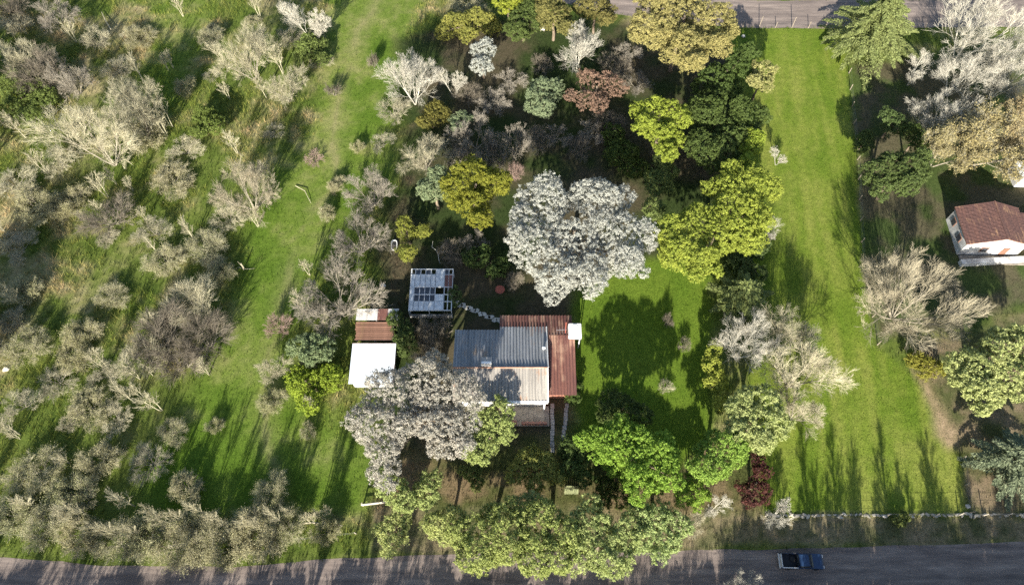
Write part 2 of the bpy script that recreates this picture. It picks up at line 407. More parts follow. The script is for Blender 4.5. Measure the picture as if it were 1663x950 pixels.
def rough_mask(x, y):
    return (sdf(x, y, LAWN) < .2) & (sdf(x, y, YARD) < .2) & (np.abs(x) < 62 + (y - 9) * .36) & (sdf(x, y, HOUSE_CLEAR) < 0)
HOUSE_CLEAR = [(-8.6, 28.5), (9.5, 28.5), (9.5, 44), (-8.6, 44)]
grass('rough_grass', 76000, (-100, 100, 11, 112), rough_mask, 4, 1.0, .030, 'rough tufted field grass, green and straw coloured', seed=5)
WEED = lambda x, y: rough_mask(x, y) & (x < -12) & (fbm(x, y, 7, 90, 4) + .12 * (sdf(x, y, LANE) < 0) > .56) & (sdf(x, y, LANE) < 1.5)
grass('dry_weeds', 34000, (-100, -12, 13, 112), WEED, 4, 1.9, .022, 'tall straw coloured dry weeds in patches over the rough field', lean=.6, seed=9, tone=(1.9, 1.55, 1.6))
grass('lawn_grass', 56000, (5, 64, 16, 102), lambda x, y: (sdf(x, y, LAWN) > -.1) | (sdf(x, y, YARD) > 0) & (sdf(x, y, HOUSE_CLEAR) < 0), 3, 1.0, .03, 'short bright green mown lawn grass', seed=6)

# ------------------------------------------------------------------ leafy crowns
def rand_dir(r, n):
    d = r.normal(size=(n, 3)); return d / np.linalg.norm(d, axis=1)[:, None]
def leaf_quads(Pn, Nn, size, r, aspect=.6, along=None):
    n = len(Pn)
    Nn = Nn / (np.linalg.norm(Nn, axis=1)[:, None] + 1e-9)
    t = along if along is not None else rand_dir(r, n)
    t = t - Nn * (t * Nn).sum(1)[:, None]; t /= np.linalg.norm(t, axis=1)[:, None] + 1e-9
    b = np.cross(Nn, t); s = (size * r.uniform(.6, 1.35, n))[:, None] if np.isscalar(size) else size[:, None]
    V = np.stack([Pn - t * s, Pn - b * s * aspect, Pn + t * s, Pn + b * s * aspect], 1)
    return V.reshape(-1, 3), np.arange(4 * n).reshape(-1, 4)
def crown_leaves(lobes, r, leaf=.108, per=19, gap=.46, clump=.27, inner=.32, aspect=.62):
    C, NN, SC = [], [], []
    sub = []
    for c, rad in lobes:
        c = np.array(c); rad = np.array(rad); sub.append((c, rad * .80))
        for d in rand_dir(r, 9):
            d[2] = abs(d[2]) * .9 - .2; q = r.uniform(.24, .50); sub.append((c + d * rad * r.uniform(.58, .96), rad * q))
    lobes = sub
    for k, (c, rad) in enumerate(lobes):
        c = np.array(c); rad = np.array(rad)
        a = 4 * math.pi * (((rad[0] * rad[1]) ** 1.6 + (rad[0] * rad[2]) ** 1.6 + (rad[1] * rad[2]) ** 1.6) / 3) ** (1 / 1.6)
        n = max(8, int(a / gap ** 2)); d = rand_dir(r, n); d = d[d[:, 2] > -.55]
        ph = r.uniform(0, 6, 3)
        lum = 1 + .13 * np.sin(3.1 * d[:, 0] + ph[0]) * np.sin(3.7 * d[:, 1] + ph[1]) + .08 * np.sin(6 * d[:, 2] + ph[2])
        f = (r.uniform(.78, 1.06, len(d)) * lum)[:, None]
        m = int(len(d) * inner); d2 = rand_dir(r, m)
        pts = np.concatenate([c + d * rad * f, c + d2 * rad * r.uniform(.3, .72, (m, 1))]); dd = np.concatenate([d, d2])
        ok = np.ones(len(pts), bool)
        for j, (c2, r2) in enumerate(lobes):
            if j != k: ok &= np.linalg.norm((pts - np.array(c2)) / np.array(r2), axis=1) > .78
        C.append(pts[ok]); NN.append(dd[ok])
    C = np.concatenate(C); NN = np.concatenate(NN); ok = C[:, 2] > .25; C, NN = C[ok], NN[ok]
    n = len(C); sz = r.uniform(.6, 1.35, n)
    off = rand_dir(r, n * per) * (r.random((n * per, 1)) ** .45) * np.array([1, 1, .75]) * clump * np.repeat(sz, per)[:, None]
    pos = np.repeat(C, per, 0) + off
    nn = .45 * np.repeat(NN, per, 0) + .8 * off / clump + .7 * r.normal(size=(n * per, 3)) + np.array([0, -.12, .1])
    pos[:, 2] = np.maximum(pos[:, 2], .05)
    V, F = leaf_quads(pos, nn, leaf * 1.3, r, aspect * 1.1)          # one pointed face per leaf
    V = V.reshape(-1, 4, 3)[:, [0, 1, 2]].reshape(-1, 3); return V, np.arange(len(V)).reshape(-1, 3)
def trunk_mb(base, top, r0, limbs, r):
    mb = MB(); b = Vector(base); t = Vector(top)
    pts = [b + Vector((0, 0, -.1))]
    for k in range(1, 5):
        q = b.lerp(t, k / 4) + Vector((float(r.normal(0, .08)), float(r.normal(0, .08)), 0)) * (k < 4) * r0 * 6; pts.append(q)
    mb.path(pts, (r0, r0 * .45), 7)
    for l in limbs:
        s = b.lerp(t, float(r.uniform(.4, .75))); l = Vector(l); mid = s.lerp(l, .55) + Vector((0, 0, .12 * (l - s).length))
        mb.path([s, mid, l], (r0 * .5, r0 * .12), 5)
    return mb
def leafy(name, label, cat, mat, H, lobes, seed, base=None, bark='bark', rz=.85, group=None, lab_crown=None, **kw):
    r = np.random.default_rng(seed); W = []
    for L_ in lobes:
        u, v, rp = L_[:3]; h = H * (L_[3] if len(L_) > 3 else 1.0)
        z = h * .6
        for _ in range(3):
            x, y = at(u, v, z); rm = rp / ppm(float(x), float(y), z); z = max(h - rz * rm, .62 * rm)
        W.append(((float(x), float(y), z), (rm, rm, rm * rz)))
    A = sum(w[1][0] ** 2 for w in W); cx = sum(w[0][0] * w[1][0] ** 2 for w in W) / A; cyy = sum(w[0][1] * w[1][0] ** 2 for w in W) / A
    if base: cx, cyy = (float(q) for q in at(*base))
    zt = max(w[0][2] for w in W)
    root = thing(name, label, cat, (cx, cyy, 0), 0, group)
    loc = [((c[0] - cx, c[1] - cyy, c[2]), q) for c, q in W]
    rm = math.sqrt(A); r0 = .05 + .055 * min(rm, 7)
    trunk_mb((0, 0, 0), (0, 0, zt), r0, [c for c, q in loc], r).build('trunk', M[bark], root)
    V, F = crown_leaves(loc, r, **kw); mesh_np('crown', V, F, M[mat], parent=root)
    return root

# ------------------------------------------------------------------ leafless trees and scrub
def tubes(Pt, Rd, sides=3):
    """Pt (n,k,3) polylines, Rd (n,k) radii"""
    n, k, _ = Pt.shape
    d = Pt[:, -1] - Pt[:, 0]; d /= np.linalg.norm(d, axis=1)[:, None] + 1e-9
    ref = np.where(np.abs(d[:, 2:3]) < .9, np.array([[0, 0, 1.]]), np.array([[1., 0, 0]]))
    t = np.cross(d, ref); t /= np.linalg.norm(t, axis=1)[:, None]; b = np.cross(d, t)
    an = np.arange(sides) * 2 * math.pi / sides
    off = t[:, None, None] * np.cos(an)[None, None, :, None] + b[:, None, None] * np.sin(an)[None, None, :, None]
    V = Pt[:, :, None] + off * Rd[:, :, None, None]
    idx = np.arange(n * k * sides).reshape(n, k, sides); nx_ = np.roll(idx, -1, 2)
    F = np.stack([idx[:, :-1], nx_[:, :-1], nx_[:, 1:], idx[:, 1:]], -1).reshape(-1, 4)
    return V.reshape(-1, 3), F
def grow(S, D, Ln, R0, k, wob, up, r):
    n = len(S); Pt = np.zeros((n, k + 1, 3)); Pt[:, 0] = S; d = D.copy()
    for i in range(k):
        d = d + r.normal(0, wob, (n, 3)) + np.array([0, 0, up]); d /= np.linalg.norm(d, axis=1)[:, None]
        Pt[:, i + 1] = Pt[:, i] + d * (Ln / k)[:, None]
    Rd = R0[:, None] * np.linspace(1, .45, k + 1)[None]
    return Pt, Rd
def spawn(Pt, Rd, Ln, kids, ratio, ang, r, t0=.3, flat=0.0):
    n, k1, _ = Pt.shape; m = n * kids; pi = np.repeat(np.arange(n), kids)
    t = t0 + (1 - t0) * ((np.tile(np.arange(kids), n) + r.uniform(.1, 1, m)) / kids); q = np.clip(t, 0, .999) * (k1 - 1); i = q.astype(int); f = (q - i)[:, None]
    S = Pt[pi, i] * (1 - f) + Pt[pi, i + 1] * f; d0 = Pt[pi, i + 1] - Pt[pi, i]; d0 /= np.linalg.norm(d0, axis=1)[:, None] + 1e-9
    rd = rand_dir(r, m); rd[:, 2] *= (1 - flat); rd -= d0 * (rd * d0).sum(1)[:, None]; rd /= np.linalg.norm(rd, axis=1)[:, None] + 1e-9
    a = ang * r.uniform(.6, 1.3, m)[:, None]
    D = d0 * np.cos(a) + rd * np.sin(a)
    Rp = (Rd[pi, i] * (1 - f[:, 0]) + Rd[pi, i + 1] * f[:, 0])
    Lc = Ln[pi] * ratio * (1.25 - .6 * t) * r.uniform(.7, 1.25, m)
    return S, D, Lc, Rp
def bare_meshes(key, seed, H=6.0, stems=3, spread=.5, kids=(7, 7, 6, 5), ratios=(.6, .52, .5, .55), ang=.75, up=.06, wob=.16, r0=.16, twig=.011, mat='twig_pale', leaf=None, leafn=1, leafs=.09, tmat=None, stemlen=.6):
    """two meshes (trunk with limbs, crown of branches and twigs) about H high"""
    r = np.random.default_rng(seed)
    a = r.uniform(0, 2 * math.pi) + np.arange(stems) * 2 * math.pi / stems + r.normal(0, .3, stems); s = spread * r.uniform(.5, 1.2, stems) * (stems > 1)
    D = np.stack([np.cos(a) * s, np.sin(a) * s, np.ones(stems)], 1); D /= np.linalg.norm(D, axis=1)[:, None]
    S = np.stack([np.cos(a) * r0 * .8 * (stems > 1), np.sin(a) * r0 * .8 * (stems > 1), np.full(stems, -.1)], 1)
    Ln = H * stemlen * r.uniform(.75, 1.15, stems); R0 = np.full(stems, r0)
    VT, FT, VC, FC = [], [], [], []; nT = nC = 0
    Pt, Rd = grow(S, D, Ln, R0, 5, wob * .6, up, r)
    tips = None
    for lv in range(len(kids) + 1):
        V, F = tubes(Pt, Rd, 6 if lv == 0 else (4 if lv == 1 else 3))
        if lv <= 1: VT.append(V); FT.append(F + nT); nT += len(V)
        else: VC.append(V); FC.append(F + nC); nC += len(V)
        tips = Pt[:, -1]; tdir = Pt[:, -1] - Pt[:, -2]; tmid = Pt[:, 0] * .5 + Pt[:, 1] * .5
        if lv == len(kids): break
        S, D, Ln, Rp = spawn(Pt, Rd, Ln, kids[lv], ratios[lv], ang * (.7 if lv == len(kids) - 1 else 1.0), r, .25 if lv else .32)
        R0 = np.maximum(Rp * .55, twig * (1.6 if lv < len(kids) - 1 else 1)); R0 = np.minimum(R0, [r0 * .42, r0 * .2, r0 * .11, twig * 1.2][min(lv, 3)] if lv < len(kids) - 1 else twig)
        R0 = np.maximum(R0, twig)
        Pt, Rd = grow(S, D, Ln, R0, 1 if lv == len(kids) - 1 else (3 if lv < 2 else 2), wob, up, r)
    VT, FT, VC, FC = np.concatenate(VT), np.concatenate(FT), np.concatenate(VC), np.concatenate(FC)
    VC[:, 2] = np.maximum(VC[:, 2], .04)
    res = [mesh_np(key + '_trunk', VT, FT, M[tmat or mat], link=False), mesh_np(key + '_crown', VC, FC, M[mat], link=False), None]
    if leaf:
        c = np.concatenate([np.repeat(tips, leafn, 0), np.repeat(tmid, leafn, 0)]); c = c + r.normal(0, .12, c.shape); c[:, 2] = np.maximum(c[:, 2], .05)
        V, F = leaf_quads(c, r.normal(size=c.shape) + np.array([0, 0, .8]), leafs, r, .55)
        res[2] = mesh_np(key + '_leaves', V, F, M[leaf], link=False)
    rad = float(np.percentile(np.hypot(VC[:, 0] - VC[:, 0].mean(), VC[:, 1] - VC[:, 1].mean()), 92)); top = float(np.percentile(VC[:, 2], 98))
    ctr = VC.mean(0)
    return dict(m=res, rad=rad, top=top, zc=float(ctr[2]), cx=float(ctr[0]), cy=float(ctr[1]))
def place_bare(proto, name, label, cat, u, v, rp, H, rzd=None, group=None, r=rng, lean=(0, 0)):
    """crown centred on pixel (u,v) with radius rp px, H metres high"""
    sz = H / proto['top']; z = proto['zc'] * sz
    x, y = at(u, v, z); x, y = float(x), float(y); rm = rp / ppm(x, y, z); sx = rm / proto['rad']
    a = float(r.uniform(0, 2 * math.pi)) if rzd is None else R(rzd)
    ox = (proto['cx'] * math.cos(a) - proto['cy'] * math.sin(a)) * sx; oy = (proto['cx'] * math.sin(a) + proto['cy'] * math.cos(a)) * sx
    return put_bare(proto, name, label, cat, (x - ox, y - oy), sx, sz, a, group)
def put_bare(proto, name, label, cat, xy, sx, sz, a, group=None):
    root = thing(name, label, cat, (xy[0], xy[1], 0), a, group); root.scale = (sx, sx, sz)
    for nm, me in zip(('trunk', 'crown', 'foliage'), proto['m']):
        if me: ob(nm, me, root)
    return root

BP = {}
FINE = dict(wob=.09, ang=.58, up=.045)
BP['pale0'] = bare_meshes('pale0', 1, 7, 5, .8, (8, 7, 6, 5), (.62, .56, .55, 1.0), mat='twig_pale', tmat='limb_grey', r0=.075, twig=.0065, **FINE)
BP['pale1'] = bare_meshes('pale1', 2, 7, 6, .9, (7, 7, 6, 5), (.62, .56, .55, 1.0), mat='twig_pale', tmat='limb_grey', r0=.07, twig=.0065, **FINE)
BP['pale2'] = bare_meshes('pale2', 3, 7, 4, .65, (9, 8, 6, 4), (.58, .56, .55, 1.0), mat='twig_cream', tmat='limb_grey', r0=.075, twig=.0065, **FINE)
BP['grey0'] = bare_meshes('grey0', 4, 6, 8, 1.0, (7, 6, 6, 4), (.62, .56, .55, 1.0), mat='twig_grey', tmat='limb_grey', r0=.075, twig=.007, **FINE)
BP['grey1'] = bare_meshes('grey1', 5, 6, 9, 1.1, (6, 6, 6, 4), (.62, .56, .55, 1.0), mat='twig_grey', tmat='limb_grey', r0=.075, twig=.007, **FINE)
BP['white0'] = bare_meshes('white0', 6, 9, 3, .35, (11, 8, 6, 4), (.48, .5, .55, 1.0), mat='twig_white', ang=.5, up=.07, wob=.08, r0=.07, twig=.0075)
BP['white1'] = bare_meshes('white1', 7, 9, 5, .6, (8, 8, 6, 4), (.55, .5, .55, 1.0), mat='twig_white', ang=.52, up=.06, wob=.08, r0=.075, twig=.0075)
BP['limb'] = bare_meshes('limb', 8, 9, 12, 1.5, (7, 6, 6, 4), (.62, .56, .55, 1.0), mat='twig_tan', ang=.5, up=.045, wob=.08, tmat='limb_grey', r0=.085, twig=.0075)
BP['scrub0'] = bare_meshes('scrub0', 9, 3, 9, 1.2, (8, 7, 7), (.6, .6, 1.0), mat='twig_pale', tmat='limb_grey', r0=.04, twig=.0055, leaf='lf_scrub', leafn=1, leafs=.045, **FINE)
BP['scrub1'] = bare_meshes('scrub1', 10, 3, 10, 1.4, (8, 7, 7), (.6, .6, 1.0), mat='twig_cream', tmat='limb_grey', r0=.04, twig=.0055, leaf='lf_scrub', leafn=1, leafs=.055, **FINE)
BP['scrub2'] = bare_meshes('scrub2', 11, 3, 9, 1.1, (8, 7, 7), (.65, .6, 1.0), mat='twig_brown', tmat='limb_grey', r0=.04, twig=.006, **FINE)
BP['scrub3'] = bare_meshes('scrub3', 12, 3, 9, 1.3, (8, 7, 7), (.6, .6, 1.0), mat='twig_pale', tmat='limb_grey', r0=.04, twig=.0055, **FINE)
BP['pink'] = bare_meshes('pink', 13, 3, 9, 1.1, (7, 6, 8), (.6, .6, .8), mat='twig_pink', r0=.04, twig=.006, **FINE)
BP['tan'] = bare_meshes('tan', 14, 9, 5, .85, (8, 7, 6, 4), (.6, .55, .5, 1.0), mat='twig_cream', ang=.6, wob=.1, tmat='limb_grey', r0=.13, twig=.008, leaf='lf_tan', leafn=1, leafs=.10)
BP['tall'] = bare_meshes('tall', 15, 14, 1, 0, (26, 6, 5, 4), (.22, .5, .5, .6), mat='twig_grey', ang=.55, up=.12, r0=.24, twig=.018, stemlen=1.0, tmat='bark')
BP['tall2'] = bare_meshes('tall2', 16, 13, 2, .2, (14, 6, 5, 5), (.34, .5, .5, .6), mat='twig_grey', ang=.55, up=.12, r0=.22, twig=.018, stemlen=.85, tmat='bark')
BP['sapling'] = bare_meshes('sapling', 17, 6, 2, .25, (12, 6, 6), (.35, .5, .7), mat='twig_pale', ang=.5, up=.1, wob=.07, r0=.07, twig=.009, stemlen=.8)

# ------------------------------------------------------------------ conifers
def conifer(name, label, mat, u, v, rp, H, seed, droop=.35, n=70, tiers=1.0, sharp=1.0):
    r = np.random.default_rng(seed); x, y = (float(q) for q in at(u, v, H * .45)); rm = rp / ppm(x, y, H * .45)
    root = thing(name, label, 'tree', (x, y, 0))
    MB().path([(0, 0, -.1), (.03, 0, H * .5), (0, 0, H * .97)], (.09 + .02 * H, .03), 8).build('trunk', M['bark_dark'], root)
    PV, NVv, AL, SZ = [], [], [], []
    lim = MB()
    for k in range(n):
        t = ((k + r.random()) / n) ** .8; z = H * (.12 + .86 * t); L_ = rm * (1 - t) ** .75 * r.uniform(.75, 1.15) + .25; az = k * 2.4 + r.normal(0, .25)
        d = np.array([math.cos(az), math.sin(az), 0]); m = int(24 + 60 * L_); s = r.random(m) ** .75
        lat = np.array([-d[1], d[0], 0]); wdt = .30 * L_ * (1.05 - s) * sharp + .05; q = r.uniform(-1, 1, m) * wdt
        zz = z + .18 * L_ * s - droop * L_ * s ** 2 - .25 * np.abs(q) + r.normal(0, .05, m)
        PV.append(d[None] * (s * L_)[:, None] + lat[None] * q[:, None] + np.array([0, 0, 1.])[None] * zz[:, None])
        NVv.append(np.tile([0, 0, 1.], (m, 1)) + r.normal(0, .4, (m, 3)))
        AL.append(d[None] * .8 + lat[None] * np.sign(q)[:, None] * .7 + np.array([0, 0, -.25])); SZ.append(r.uniform(.14, .27, m))
        e = d * L_; lim.bar((0, 0, z), (e[0] * .9, e[1] * .9, z + .18 * L_ - droop * L_ * .8), .045, .01, 4)
    V, F = leaf_quads(np.concatenate(PV), np.concatenate(NVv), np.concatenate(SZ), r, .36, np.concatenate(AL))
    V[:, 2] = np.maximum(V[:, 2], .05)
    lim.build('branches', M['bark_dark'], root); mesh_np('crown', V, F, M[mat], parent=root)
    return root
# ------------------------------------------------------------------ building materials
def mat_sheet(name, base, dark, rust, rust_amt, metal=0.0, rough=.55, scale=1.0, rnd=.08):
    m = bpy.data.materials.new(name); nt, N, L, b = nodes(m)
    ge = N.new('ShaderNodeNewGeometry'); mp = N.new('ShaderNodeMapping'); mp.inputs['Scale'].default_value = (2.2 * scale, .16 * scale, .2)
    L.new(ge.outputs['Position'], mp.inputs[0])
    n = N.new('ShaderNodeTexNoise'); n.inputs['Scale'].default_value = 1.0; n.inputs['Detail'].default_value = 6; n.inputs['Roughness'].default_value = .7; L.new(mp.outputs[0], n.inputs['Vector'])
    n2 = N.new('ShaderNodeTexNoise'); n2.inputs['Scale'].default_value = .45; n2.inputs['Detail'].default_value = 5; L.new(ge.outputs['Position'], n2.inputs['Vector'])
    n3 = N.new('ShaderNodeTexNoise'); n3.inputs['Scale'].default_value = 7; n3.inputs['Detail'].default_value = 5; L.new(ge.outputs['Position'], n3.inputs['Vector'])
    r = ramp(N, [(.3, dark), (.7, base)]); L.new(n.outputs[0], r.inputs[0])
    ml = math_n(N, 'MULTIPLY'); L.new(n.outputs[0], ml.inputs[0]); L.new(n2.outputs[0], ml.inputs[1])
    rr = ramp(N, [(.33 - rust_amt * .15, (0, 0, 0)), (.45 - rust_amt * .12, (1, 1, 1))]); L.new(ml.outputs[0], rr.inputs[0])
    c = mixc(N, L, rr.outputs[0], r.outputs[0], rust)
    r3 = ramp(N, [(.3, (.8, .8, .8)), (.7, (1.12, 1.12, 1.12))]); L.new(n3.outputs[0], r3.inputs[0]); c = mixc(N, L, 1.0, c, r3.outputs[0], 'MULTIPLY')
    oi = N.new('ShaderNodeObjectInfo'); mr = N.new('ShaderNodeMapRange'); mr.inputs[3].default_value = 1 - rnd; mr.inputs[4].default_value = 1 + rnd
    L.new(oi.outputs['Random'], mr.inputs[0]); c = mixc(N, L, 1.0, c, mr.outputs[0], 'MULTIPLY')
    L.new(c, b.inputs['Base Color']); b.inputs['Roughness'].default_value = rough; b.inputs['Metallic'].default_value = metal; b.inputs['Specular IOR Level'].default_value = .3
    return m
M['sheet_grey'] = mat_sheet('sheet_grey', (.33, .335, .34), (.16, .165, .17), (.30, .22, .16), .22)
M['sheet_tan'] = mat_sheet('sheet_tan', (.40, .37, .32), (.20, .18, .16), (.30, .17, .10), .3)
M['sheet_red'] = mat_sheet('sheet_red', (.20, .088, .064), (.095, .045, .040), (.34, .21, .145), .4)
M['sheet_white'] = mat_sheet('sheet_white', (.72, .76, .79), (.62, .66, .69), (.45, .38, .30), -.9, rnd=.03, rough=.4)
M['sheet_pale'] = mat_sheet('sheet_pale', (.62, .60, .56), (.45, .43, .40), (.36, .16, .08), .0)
M['plaster'] = mat_plain('plaster', (.72, .70, .66), .22, 1.6, .9, bump=.1)
M['plaster_stain'] = mat_plain('plaster_stain', (.60, .59, .56), .3, .9, .9, c2=(.25, .235, .22))
M['fascia'] = mat_plain('fascia', (.78, .77, .74), .12, 2.0, .7)
M['wood_old'] = mat_plain('wood_old', (.30, .25, .19), .4, 5, .85, stretch=(.2, 1, 1), rnd=.2)
M['wood_pale'] = mat_plain('wood_pale', (.44, .39, .31), .3, 5, .85, stretch=(.2, 1, 1), rnd=.15)
M['wood_moss'] = mat_plain('wood_moss', (.11, .12, .055), .4, 5, .85, rnd=.2)
M['wood_brown'] = mat_plain('wood_brown', (.22, .115, .075), .4, 5, .8, stretch=(.2, 1, 1), rnd=.25)
M['frame_white'] = mat_plain('frame_white', (.55, .56, .56), .25, 4, .7, rnd=.08)
M['cloth_white'] = mat_plain('cloth_white', (.50, .52, .53), .3, 1.4, .7, rnd=.08)
M['pane'] = mat_plain('pane', (.045, .05, .06), .5, 2, .08, spec=.6, rnd=.3)
M['concrete'] = mat_plain('concrete', (.36, .34, .31), .3, 3, .9, bump=.2, rnd=.12)
M['stone_pale'] = mat_plain('stone_pale', (.52, .48, .41), .35, 3, .9, bump=.3, rnd=.15)
M['stone_edge'] = mat_plain('stone_edge', (.38, .345, .27), .35, 3, .9, bump=.3, rnd=.3)
M['stone_dull'] = mat_plain('stone_dull', (.24, .21, .175), .4, 2, .9, bump=.3, rnd=.25)
M['white_enamel'] = mat_plain('white_enamel', (.80, .80, .77), .1, 2, .3, spec=.5)
M['rust_red'] = mat_plain('rust_red', (.30, .085, .055), .3, 4, .7)
M['tank'] = mat_plain('tank', (.80, .79, .76), .15, 2, .5)
M['dark_metal'] = mat_plain('dark_metal', (.05, .05, .055), .3, 5, .5)
M['wire'] = mat_plain('wire', (.25, .24, .23), .2, 5, .5, metal=.5)
M['blue_paint'] = mat_plain('blue_paint', (.016, .036, .082), .1, 2, .25, spec=.6)
M['liner'] = mat_plain('liner', (.012, .013, .016), .3, 6, .6)
M['tyre'] = mat_plain('tyre', (.018, .018, .018), .2, 8, .8)
M['rim'] = mat_plain('rim', (.45, .45, .46), .1, 5, .35, metal=.6)
M['glass_dark'] = mat_plain('glass_dark', (.02, .025, .03), .2, 3, .05, spec=.7)
M['chrome'] = mat_plain('chrome', (.62, .60, .56), .12, 3, .35)
M['water_dark'] = mat_plain('water_dark', (.02, .022, .02), .3, 3, .1, spec=.5)

def mat_brick():
    m = bpy.data.materials.new('brick'); nt, N, L, b = nodes(m)
    tc = N.new('ShaderNodeTexCoord'); bt = N.new('ShaderNodeTexBrick'); bt.inputs['Scale'].default_value = 4
    bt.inputs['Color1'].default_value = (.33, .12, .07, 1); bt.inputs['Color2'].default_value = (.24, .10, .065, 1); bt.inputs['Mortar'].default_value = (.32, .29, .26, 1)
    L.new(tc.outputs['Object'], bt.inputs['Vector']); L.new(bt.outputs[0], b.inputs['Base Color']); b.inputs['Roughness'].default_value = .9; return m
M['brick'] = mat_brick()

def corrugated(name, width, length, mat, pitch=.39, amp=.05, per=6, sag=0.0):
    n = max(2, int(round(width / pitch * per))) ; x = np.linspace(0, width, n + 1); z = amp * np.cos(2 * math.pi * x / pitch)
    ys = np.linspace(0, length, 4); V = []; 
    for y in ys: V += [(a, y, b - sag * math.sin(math.pi * y / length)) for a, b in zip(x, z)]
    k = (np.arange(3)[:, None] * (n + 1) + np.arange(n)[None]).ravel()
    return mesh_np(name, np.array(V), np.stack([k, k + 1, k + n + 2, k + n + 1], 1), M[mat], smooth=True, link=False)
def sheet_roof(parent, name, x0, x1, yA, zA, yB, zB, mat, pitch=.39, amp=.07, npitch=3, seed=1):
    """sheets laid side by side from (yA,zA) to (yB,zB); every sheet an object"""
    r = np.random.default_rng(seed); L_ = math.hypot(yB - yA, zB - zA); a = math.atan2(zB - zA, abs(yB - yA))
    n = max(1, round((x1 - x0) / (pitch * npitch))); w = (x1 - x0) / n; me = corrugated('sheet', w + .05, L_, mat, w / npitch, amp)
    host = parent; rt = ob(name, None, host, (0, 0, 0))
    for k in range(n):
        o = ob('sheet', me, rt)
        if yB > yA: o.location = (x0 + k * w, yA, zA + .004 * (k % 2)); o.rotation_euler = (a, float(r.normal(0, .003)), 0)
        else: o.location = (x0 + k * w + w + .05, yA, zA + .004 * (k % 2)); o.rotation_euler = (a, float(r.normal(0, .003)), math.pi)
    return rt

# ------------------------------------------------------------------ main house
hs = thing('house', 'low farmhouse with grey corrugated roof and red lean-to roofs amid the trees', 'house', (0, 0, 0))
def hx(x): return x
MB().box((-1.5, 35.5, 1.5), (11.4, 9.4, 3.0)).build('wall', M['plaster'], hs)
for gx0 in (-7.2, 4.0):
    MB().add([(gx0, 30.8, 3.0), (gx0, 40.2, 3.0), (gx0, 34.4, 4.42), (gx0 + .2, 30.8, 3.0), (gx0 + .2, 40.2, 3.0), (gx0 + .2, 34.4, 4.42)], [(0, 2, 1), (3, 4, 5), (0, 1, 4, 3), (1, 2, 5, 4), (2, 0, 3, 5)]).build('gable_wall', M['plaster'], hs)
MB().box((6.05, 36.9, 1.2), (3.69, 10.0, 2.4)).build('wing_wall', M['brick'], hs)
MB().box((1.45, 41.4, 1.2), (5.5, 2.4, 2.4)).build('porch_wall', M['plaster_stain'], hs)
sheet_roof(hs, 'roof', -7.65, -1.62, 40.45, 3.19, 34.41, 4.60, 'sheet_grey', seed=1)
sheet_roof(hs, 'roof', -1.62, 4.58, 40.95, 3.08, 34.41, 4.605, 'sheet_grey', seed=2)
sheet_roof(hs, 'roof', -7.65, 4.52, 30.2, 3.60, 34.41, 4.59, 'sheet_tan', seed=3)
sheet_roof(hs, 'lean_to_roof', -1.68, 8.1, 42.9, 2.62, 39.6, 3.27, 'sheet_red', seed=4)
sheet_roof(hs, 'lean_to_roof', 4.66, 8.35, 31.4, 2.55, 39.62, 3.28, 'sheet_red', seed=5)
MB().path([(-7.7, 34.41, 4.66), (4.62, 34.41, 4.66)], (.11, .11), 8).build('ridge_cap', mat_plain('ridge_rust', (.34, .22, .16), .4, 2, .7, c2=(.26, .13, .08)), hs)
MB().box((1.9, 30.12, 3.52), (5.4, .34, .26)).build('gutter', M['fascia'], hs, .02)
bb = MB(); bb.bar((4.62, 30.1, 3.63), (4.62, 34.45, 4.66), .09, n=4); bb.bar((4.68, 34.45, 4.66), (4.68, 40.95, 3.14), .07, n=4); bb.build('barge_board', M['fascia'], hs)
ch = MB(); cx_, cy_ = (float(q) for q in at(790, 588, 5.1)); ch.box((cx_, cy_, 4.75), (1.3, .9, 1.6)); c_o = ch.build('chimney', M['plaster'], hs, .03)
MB().box((cx_, cy_, 5.58), (1.42, 1.0, .12)).build('chimney_cap', M['concrete'], c_o, .02)
MB().box((cx_, cy_ - .3, 5.68), (1.3, .35, .1)).build('chimney_slab', M['fascia'], c_o, .02)
vx, vy = (float(q) for q in at(883, 566, 4.0)); MB().lathe([(.14, -.4), (.14, .2), (.24, .22), (.24, .3), (.05, .4)], (vx, vy, 4.0), 12).build('roof_vent', M['fascia'], hs)
# veranda front: door, windows, terrace with low brick wall
for wx in (.3, 2.6):
    f = MB().box((wx, 30.78, 1.55), (1.1, .1, 1.2)).build('window', M['frame_white'], hs); MB().box((wx, 30.72, 1.55), (.9, .04, 1.0)).build('pane', M['pane'], f)
d_o = MB().box((-1.6, 30.77, 1.05), (.95, .1, 2.1)).build('door', M['wood_brown'], hs, .01); MB().box((-1.25, 30.70, 1.05), (.05, .06, .14)).build('handle', M['rim'], d_o)
MB().box((1.6, 29.4, .10), (6.6, 2.7, .22)).build('terrace', M['stone_dull'], hs, .02)
MB().box((-.2, 28.35, .55), (1.7, .35, .9)).build('planter', M['brick'], hs, .01)
MB().box((2.9, 28.3, .42), (3.3, .32, .62)).build('low_wall', M['brick'], hs, .02)
for pxx in (-.75, 4.2):
    MB().box((pxx, 30.2, 1.75), (.18, .18, 3.4)).build('veranda_post', M['fascia'], hs)
